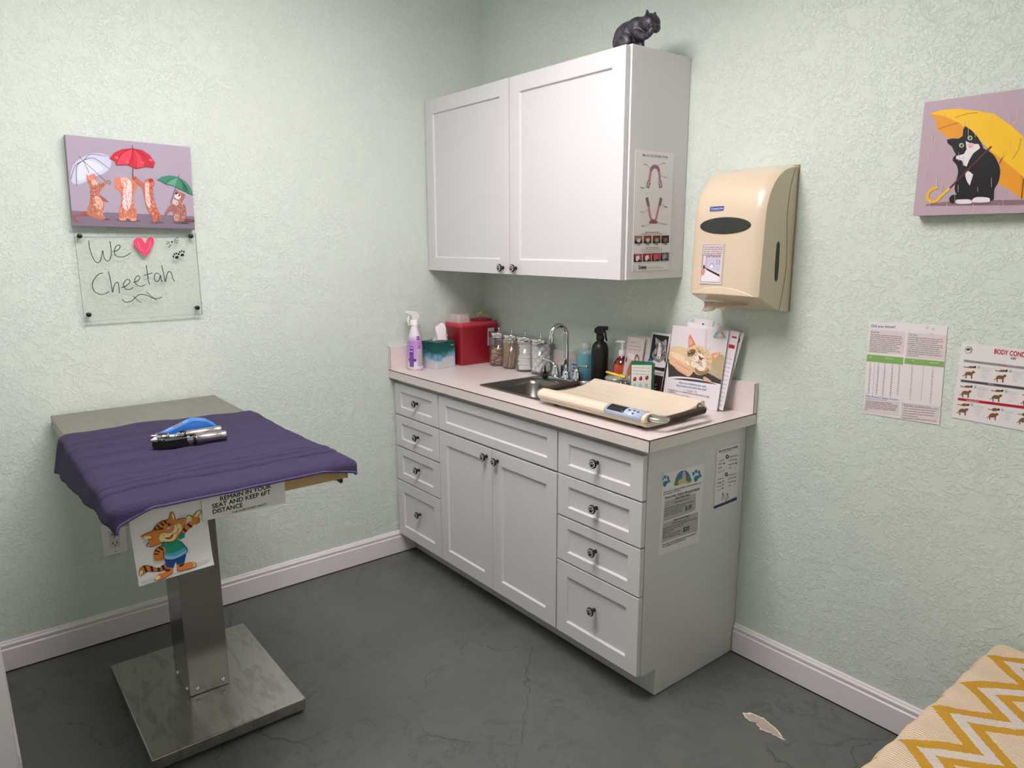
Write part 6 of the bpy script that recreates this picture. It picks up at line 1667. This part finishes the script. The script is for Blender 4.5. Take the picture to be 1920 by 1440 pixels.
def flat_art(w, h, cx_, cz_, quad, base, th=.0005):
    A_ = Art(w, h, quad, th, base); x, z = cx_, cz_
    dy = (fy(z + .02, x) - fy(z - .02, x)) / .04
    return A_, (x, fy(z, x) - .0012, z), (1, 0, 0), (0, dy, 1)
A_, c_, u_, v_ = flat_art(.052, .016, 1.502, 1.598, [(300, 398), (432, 390), (434, 430), (302, 432)], None)
A_.poly([(300, 400), (432, 391), (433, 424), (302, 430)], (36, 62, 150)); A_.text('Kimberly-Clark', (326, 420), (428, 414), (206, 212, 232), .02, 1.2); A_.ell((314, 412), 7, 8, (190, 200, 228)); A_.ell((314, 412), 5, 6, (36, 62, 150))
A_.text('PROFESSIONAL', (316, 438), (424, 432), (130, 120, 150), .01)
A_.mb.v = [(x, y, z + .0006) for x, y, z in A_.mb.v]
A_.build('logo_badge', c_, u_, v_, td, 'small blue and white badge')
A_, c_, u_, v_ = flat_art(.086, .128, 1.503, 1.424, [(275, 735), (482, 740), (470, 1035), (262, 1028)], mat('sticker_paper', (214, 198, 198), 0.5))
A_.poly([(284, 745), (475, 748), (473, 778), (280, 776)], (206, 190, 196))
for k, s in enumerate(('IF THE VETERINARY ASKS YOU', 'HOW MUCH YOUR PET WEIGHS', 'AND WHAT IT EATS EVERY DAY', 'YOU ARE ALWAYS CORRECT')): A_.text(s, (288, 766 + k * 15), (462, 768 + k * 15), (50, 44, 70), .02)
for l in ([(280, 742), (475, 745), (462, 1020), (272, 1016), (280, 742)], [(278, 818), (455, 822)], [(318, 822), (315, 915)], [(285, 822), (283, 900)]): A_.line(l, 3, (60, 54, 84))
A_.poly([(320, 826), (452, 828), (448, 940), (320, 920)], (190, 186, 206)); A_.text('I AM THE BOSS', (320, 834), (448, 838), (150, 40, 60), .02)
A_.poly([(278, 935), (320, 925), (448, 975), (440, 1015), (275, 1012)], (222, 216, 222)); A_.poly([(300, 905), (448, 962), (448, 978), (330, 930)], (40, 36, 52))
A_.poly([(278, 930), (295, 912), (312, 930), (300, 965), (278, 965)], (204, 140, 116), True); A_.poly([(290, 895), (305, 890), (308, 915), (290, 920)], (40, 36, 48)); A_.ell((368, 900), 20, 14, (226, 222, 226)); A_.line([(350, 905), (360, 885), (380, 885), (388, 905)], 3, (60, 54, 84), True)
for x0 in (410, 432): A_.line([(x0, 850), (x0 + 12, 870), (x0 + 4, 890)], 3, (70, 60, 84), True)
A_.mb.v = [(x, y, z + .0008) for x, y, z in A_.mb.v]
A_.build('comic_sticker', c_, u_, v_, td, 'small paper sticker with a drawn office scene')
# side slot and seam
mb = MB(); mb.prism([(-.098, 1.488), (-.090, 1.496), (-.082, 1.488), (-.079, 1.420), (-.081, 1.378), (-.089, 1.370), (-.097, 1.378), (-.100, 1.420)], 0, TX_1 + .0001, TX_1 + .0012, mat('slot_dark', (40, 40, 34), 0.5)); mb.build('side_slot', td)
mb = MB(); sp_ = smooth_pts([(TX_1 + .0006, -.020, 1.722), (TX_1 + .0006, -.042, 1.66), (TX_1 + .0006, -.050, 1.58), (TX_1 + .0006, -.042, 1.50), (TX_1 + .0006, -.036, 1.42), (TX_1 + .0006, -.048, 1.33), (TX_1 + .0006, -.060, 1.282)], False, 6); mb.tube(sp_, .0007, mat('seam_line', (110, 104, 78), 0.6), 6); mb.build('cover_seam', td)
# moulded lip above the outlet
mb = MB()
def lipg(u, v):
    x = TX_0 + .012 + (TX_1 - TX_0 - .024) * u; arch = math.sin(PI * u) ** .8
    z = 1.327 + .026 * arch * v; return (x, fy(max(z, 1.3265), x) - .0006 - .004 * (1 - v) * arch, z)
mb.grid(24, 5, lipg, BE); o = mb.build('outlet_lip', td, fix=False); s_ = o.modifiers.new('t', 'SOLIDIFY'); s_.thickness = .001; s_.offset = 0
TOW = mat('brown_paper_towel', (206, 186, 170), 0.85, vary=0.03)
mb = MB()
def pt(u, v):
    y = -.128 - .012 * v + .005 * math.sin(u * 19 + v * 3) * (.3 + v) + .003 * math.sin(u * 41 + 2) * v
    ztop = 1.326 - .342 * (y + .187) * 1.02 - .0085
    z = ztop - v * (.030 * (1 - u) ** .5 + .006 + .004 * math.sin(u * 13))
    return (1.432 + .170 * u + .004 * math.sin(v * 4), y, z)
mb.grid(40, 10, pt, TOW); o = mb.build('paper_towel', None, fix=False); s_ = o.modifiers.new('t', 'SOLIDIFY'); s_.thickness = .001
tag(o, 'crumpled brown paper towel hanging from the beige dispenser', 'paper towel')

# ------------------------------------------------------------------ cat figurine on the wall cabinet
def figm():
    t = NT('charcoal_figurine', 0.42)
    n = t.noise(17, 2, 0.5, 2.0); st = t.ramp(n, [(0.44, (0, 0, 0)), (0.52, (1, 1, 1)), (0.60, (0, 0, 0))])
    c = t.mix(t.math('MULTIPLY', st, 0.5), srgb(34, 32, 38), srgb(98, 88, 104)); t.color(c)
    t.bump(t.noise(60, 3, 0.5, 1.5), 0.3, 0.002); return t.m
FG = figm()
cf = thing('cat_figurine', 'charcoal cat figurine washing its face on top of the wall cabinet', 'figurine', (1.12, -.20, ZT))
def E_(g, c, r, rot=None): g.ball(c, r, FG, 20, rot)
RYd = lambda d: Matrix.Rotation(R(d), 3, 'Y')
g = MB(); X0, Y0, Z_ = 1.065, -.205, ZT
E_(g, (X0 + .050, Y0, Z_ + .045), (.052, .040, .046))                    # haunch
E_(g, (X0 + .058, Y0, Z_ + .068), (.057, .037, .038), RYd(-10))          # back
E_(g, (X0 + .098, Y0, Z_ + .079), (.040, .033, .033), RYd(-6))           # shoulders
E_(g, (X0 + .116, Y0, Z_ + .058), (.027, .026, .028))                    # chest
E_(g, (X0 + .132, Y0, Z_ + .083), (.026, .025, .025))                    # neck
E_(g, (X0 + .158, Y0, Z_ + .079), (.0340, .032, .0310), RYd(28))         # head
E_(g, (X0 + .180, Y0 - .001, Z_ + .062), (.0190, .0175, .0165), RYd(55))  # muzzle, bent down
E_(g, (X0 + .060, Y0 - .028, Z_ + .034), (.040, .018, .032), RYd(-14))   # near thigh
E_(g, (X0 + .060, Y0 + .028, Z_ + .034), (.040, .018, .032), RYd(-14))
E_(g, (X0 + .084, Y0 - .030, Z_ + .009), (.028, .012, .010))             # hind paws
E_(g, (X0 + .084, Y0 + .030, Z_ + .009), (.028, .012, .010))
E_(g, (X0 + .016, Y0 + .016, Z_ + .010), (.022, .020, .010))             # tail root
for i in range(9):
    t = i / 8; g.ball((X0 + .010 + .080 * t, Y0 + .050 - .012 * (2 * t - 1) ** 2 - .004, Z_ + .008), .0085 - .002 * t, FG, 12)
for i in range(8):                                                       # supporting fore leg
    t = i / 7; g.ball((X0 + .106 + .010 * t, Y0 + .008, Z_ + .056 - .048 * t), .0145 - .004 * t, FG, 12)
g.ball((X0 + .122, Y0 + .008, Z_ + .008), (.015, .011, .008), FG, 12)
for i in range(9):                                                       # raised fore leg to the face
    t = i / 8; g.ball((X0 + .108 + .070 * t, Y0 - .018 - .004 * t, Z_ + .062 - .022 * math.sin(PI * t * .8) - .004 * t), .0145 - .003 * t, FG, 12)
g.ball((X0 + .182, Y0 - .020, Z_ + .053), (.012, .010, .011), FG, 12)
o = g.build('cat_body', cf, fix=True)
rm = o.modifiers.new('rm', 'REMESH'); rm.mode = 'VOXEL'; rm.voxel_size = .0018; rm.use_smooth_shade = True
sm_ = o.modifiers.new('sm', 'SMOOTH'); sm_.factor = 0.6; sm_.iterations = 14
for s in (-1, 1):
    g = MB()
    g.lathe([(.0100, 0), (.0085, .006), (.0050, .013), (.0015, .018)], FG, (X0 + .158, Y0 + s * .016 - .001, Z_ + .100), 16, sx=.55, sy=1.2, rot=Matrix.Rotation(R(-s * 18), 3, 'X') @ RYd(8))
    g.build('ear', cf)
    g = MB(); g.ball((X0 + .182, Y0 + s * .013 - .001, Z_ + .077), (.0022, .0032, .0022), mat('figurine_eye', (20, 18, 20), 0.15), 10); g.build('eye', cf)

# ------------------------------------------------------------------ wall outlet
q = full([(189.0, 985.3), (234.2, 976.7), (238.8, 1034.2), (194.0, 1043.8)], 0, 0, 1)
wo = thing('wall_outlet', 'white double wall outlet low on the left wall behind the exam table', 'outlet', (0, -1.7488, .34))
OW = mat('outlet_white', (232, 228, 228), 0.35)
mb = MB(); mb.box((.0006, -1.7892, .3368), (.006, -1.7084, .4606), OW); mb.build('cover_plate', wo, bevel=.002)
mb = MB(); mb.box((.0062, -1.7660, .3640), (.0085, -1.7316, .4336), mat('outlet_face_white', (206, 202, 202), 0.3)); mb.build('socket_face', wo, bevel=.003)
mb = MB()
for zc in (.4155, .3820):
    for dy, h_ in ((-.0065, .0085), (.0065, .0070)): mb.box((.0086, -1.7488 + dy - .0016, zc - h_ / 2 + .002), (.0090, -1.7488 + dy + .0016, zc + h_ / 2 + .002), mat('slot_black', (20, 20, 20), 0.6))
    mb.lathe([(.0024, 0), (.0024, .0004)], mat('slot_black'), (.0086, -1.7488, zc - .0085), 12, rot=Matrix.Rotation(R(90), 3, 'Y'))
mb.build('socket_slots', wo)
mb = MB(); mb.lathe([(.0026, 0), (.0022, .001)], mat('screw_grey', (150, 146, 140), 0.4, metal=1), (.0061, -1.7488, .3480), 12, rot=Matrix.Rotation(R(90), 3, 'Y')); mb.build('screw', wo)

# ------------------------------------------------------------------ bench with a chevron throw
bn = thing('bench', 'low padded bench in the right corner, under the yellow and white throw', 'bench', (2.72, -.62, 0))
BF = mat('bench_fabric', (150, 140, 128), 0.9, bump=0.3, bscale=200)
BX0, BX1, BY0, BY1 = 2.388, 3.035, -1.25, -.075
mb = MB(); mb.box((BX0, BY0, .10), (BX1, BY1, .30), BF); mb.build('bench_base', bn, bevel=.01)
mb = MB(); mb.box((BX0 + .002, BY0 + .002, .3005), (BX1 - .002, BY1 - .002, .434), BF); mb.build('seat_cushion', bn, bevel=.03, seg=4)
for x in (BX0 + .05, BX1 - .05):
    for y in (BY0 + .05, BY1 - .05):
        mb = MB(); mb.lathe([(.015, 0), (.022, .1)], mat('dark_wood', (52, 34, 24), 0.4), (x, y, 0), 14); mb.build('leg', bn)
def throw_material():
    t = NT('chevron_throw', 0.9)
    sp = t.node('SeparateXYZ'); t.link(t.tc, sp.inputs[0])
    X, Y = sp.outputs[0], sp.outputs[1]
    per = 0.165
    # zig-zag running along y: offset in x
    tri = t.math('PINGPONG', t.math('ADD', Y, 3.147), per / 2)
    jag = t.math('MULTIPLY', t.math('SUBTRACT', t.noise(130, 2), .5), .011)
    d = t.math('ADD', t.math('ADD', t.math('MULTIPLY', tri, -1.19), t.math('SUBTRACT', X, 2.388)), jag)
    m_ = t.math('DIVIDE', t.math('FLOORED_MODULO', d, 0.21), 0.21)
    stripe = t.ramp(m_, [(0.0, (1, 1, 1)), (0.178, (1, 1, 1)), (0.184, (.5, .5, .5)), (0.355, (.5, .5, .5)), (0.361, (1, 1, 1)), (0.522, (1, 1, 1)), (0.528, (0, 0, 0)), (1.0, (0, 0, 0))])
    # ribbed ivory
    rib = t.node('TexWave', Scale=52.0, Distortion=1.5); rib.wave_type = 'BANDS'; rib.bands_direction = 'Y'
    t.link(t.mapping((0.2, 1, 1), (0, 0, R(8))), rib.inputs['Vector'])
    ivory = t.mix(rib.outputs['Fac'], srgb(184, 150, 108), srgb(236, 220, 200))
    ivory = t.mix(0.30, ivory, srgb(232, 214, 194))
    yel = t.mix(t.noise(300, 2), srgb(170, 124, 40), srgb(200, 154, 60))
    whi = t.mix(t.noise(260, 2), srgb(208, 194, 186), srgb(224, 212, 204))
    sv = t.node('SeparateColor'); t.link(stripe, sv.inputs[0]); s_ = sv.outputs[0]
    isw = t.math('LESS_THAN', t.math('ABSOLUTE', t.math('SUBTRACT', s_, .5)), .2); isy = t.math('GREATER_THAN', s_, .8)
    c = t.mix(isy, t.mix(isw, ivory, whi), yel)
    t.color(c); t.b.inputs['Specular IOR Level'].default_value = 0.1
    h = t.math('ADD', t.math('MULTIPLY', t.math('SUBTRACT', 1.0, isy), t.math('ADD', 0.6, t.math('MULTIPLY', rib.outputs['Fac'], .4))), t.math('MULTIPLY', t.noise(400, 2), .3))
    t.bump(h, 0.8, 0.006); return t.m
THM = throw_material()
def thr(u, v):
    """u across from the left hang, v along y"""
    y = -1.30 + (1.30 - .045) * v
    s = u * .95; r_ = .030; drop = .26
    x0 = BX0 - .010
    if s < drop: x, z = x0 - .006 * math.sin(v * 30), .450 - r_ - (drop - s)
    else:
        q_ = (s - drop) / r_
        if q_ < PI / 2: x, z = x0 + r_ * (1 - math.cos(q_)), .450 - r_ + r_ * math.sin(q_)
        else: x, z = x0 + r_ + (s - drop - r_ * PI / 2), .450
    if v > .955: k = (v - .955) / .045; z -= .05 * k * k * (1 if s > drop else .3)
    x = min(x, BX1 + .008)
    z += .006 * noise.noise(Vector((x * 6, y * 6, 0))) + .004 * math.sin(y * 60) * max(0, 1 - abs(s - drop - .03) / .09)
    return (x, y, max(z, .1))
mb = MB(); mb.grid(110, 150, thr, THM); o = mb.build('throw_blanket', None, fix=False)
s_ = o.modifiers.new('t', 'SOLIDIFY'); s_.thickness = .006; s_.offset = 1
tag(o, 'yellow and ivory chevron throw blanket spread over the bench in the right corner', 'blanket')
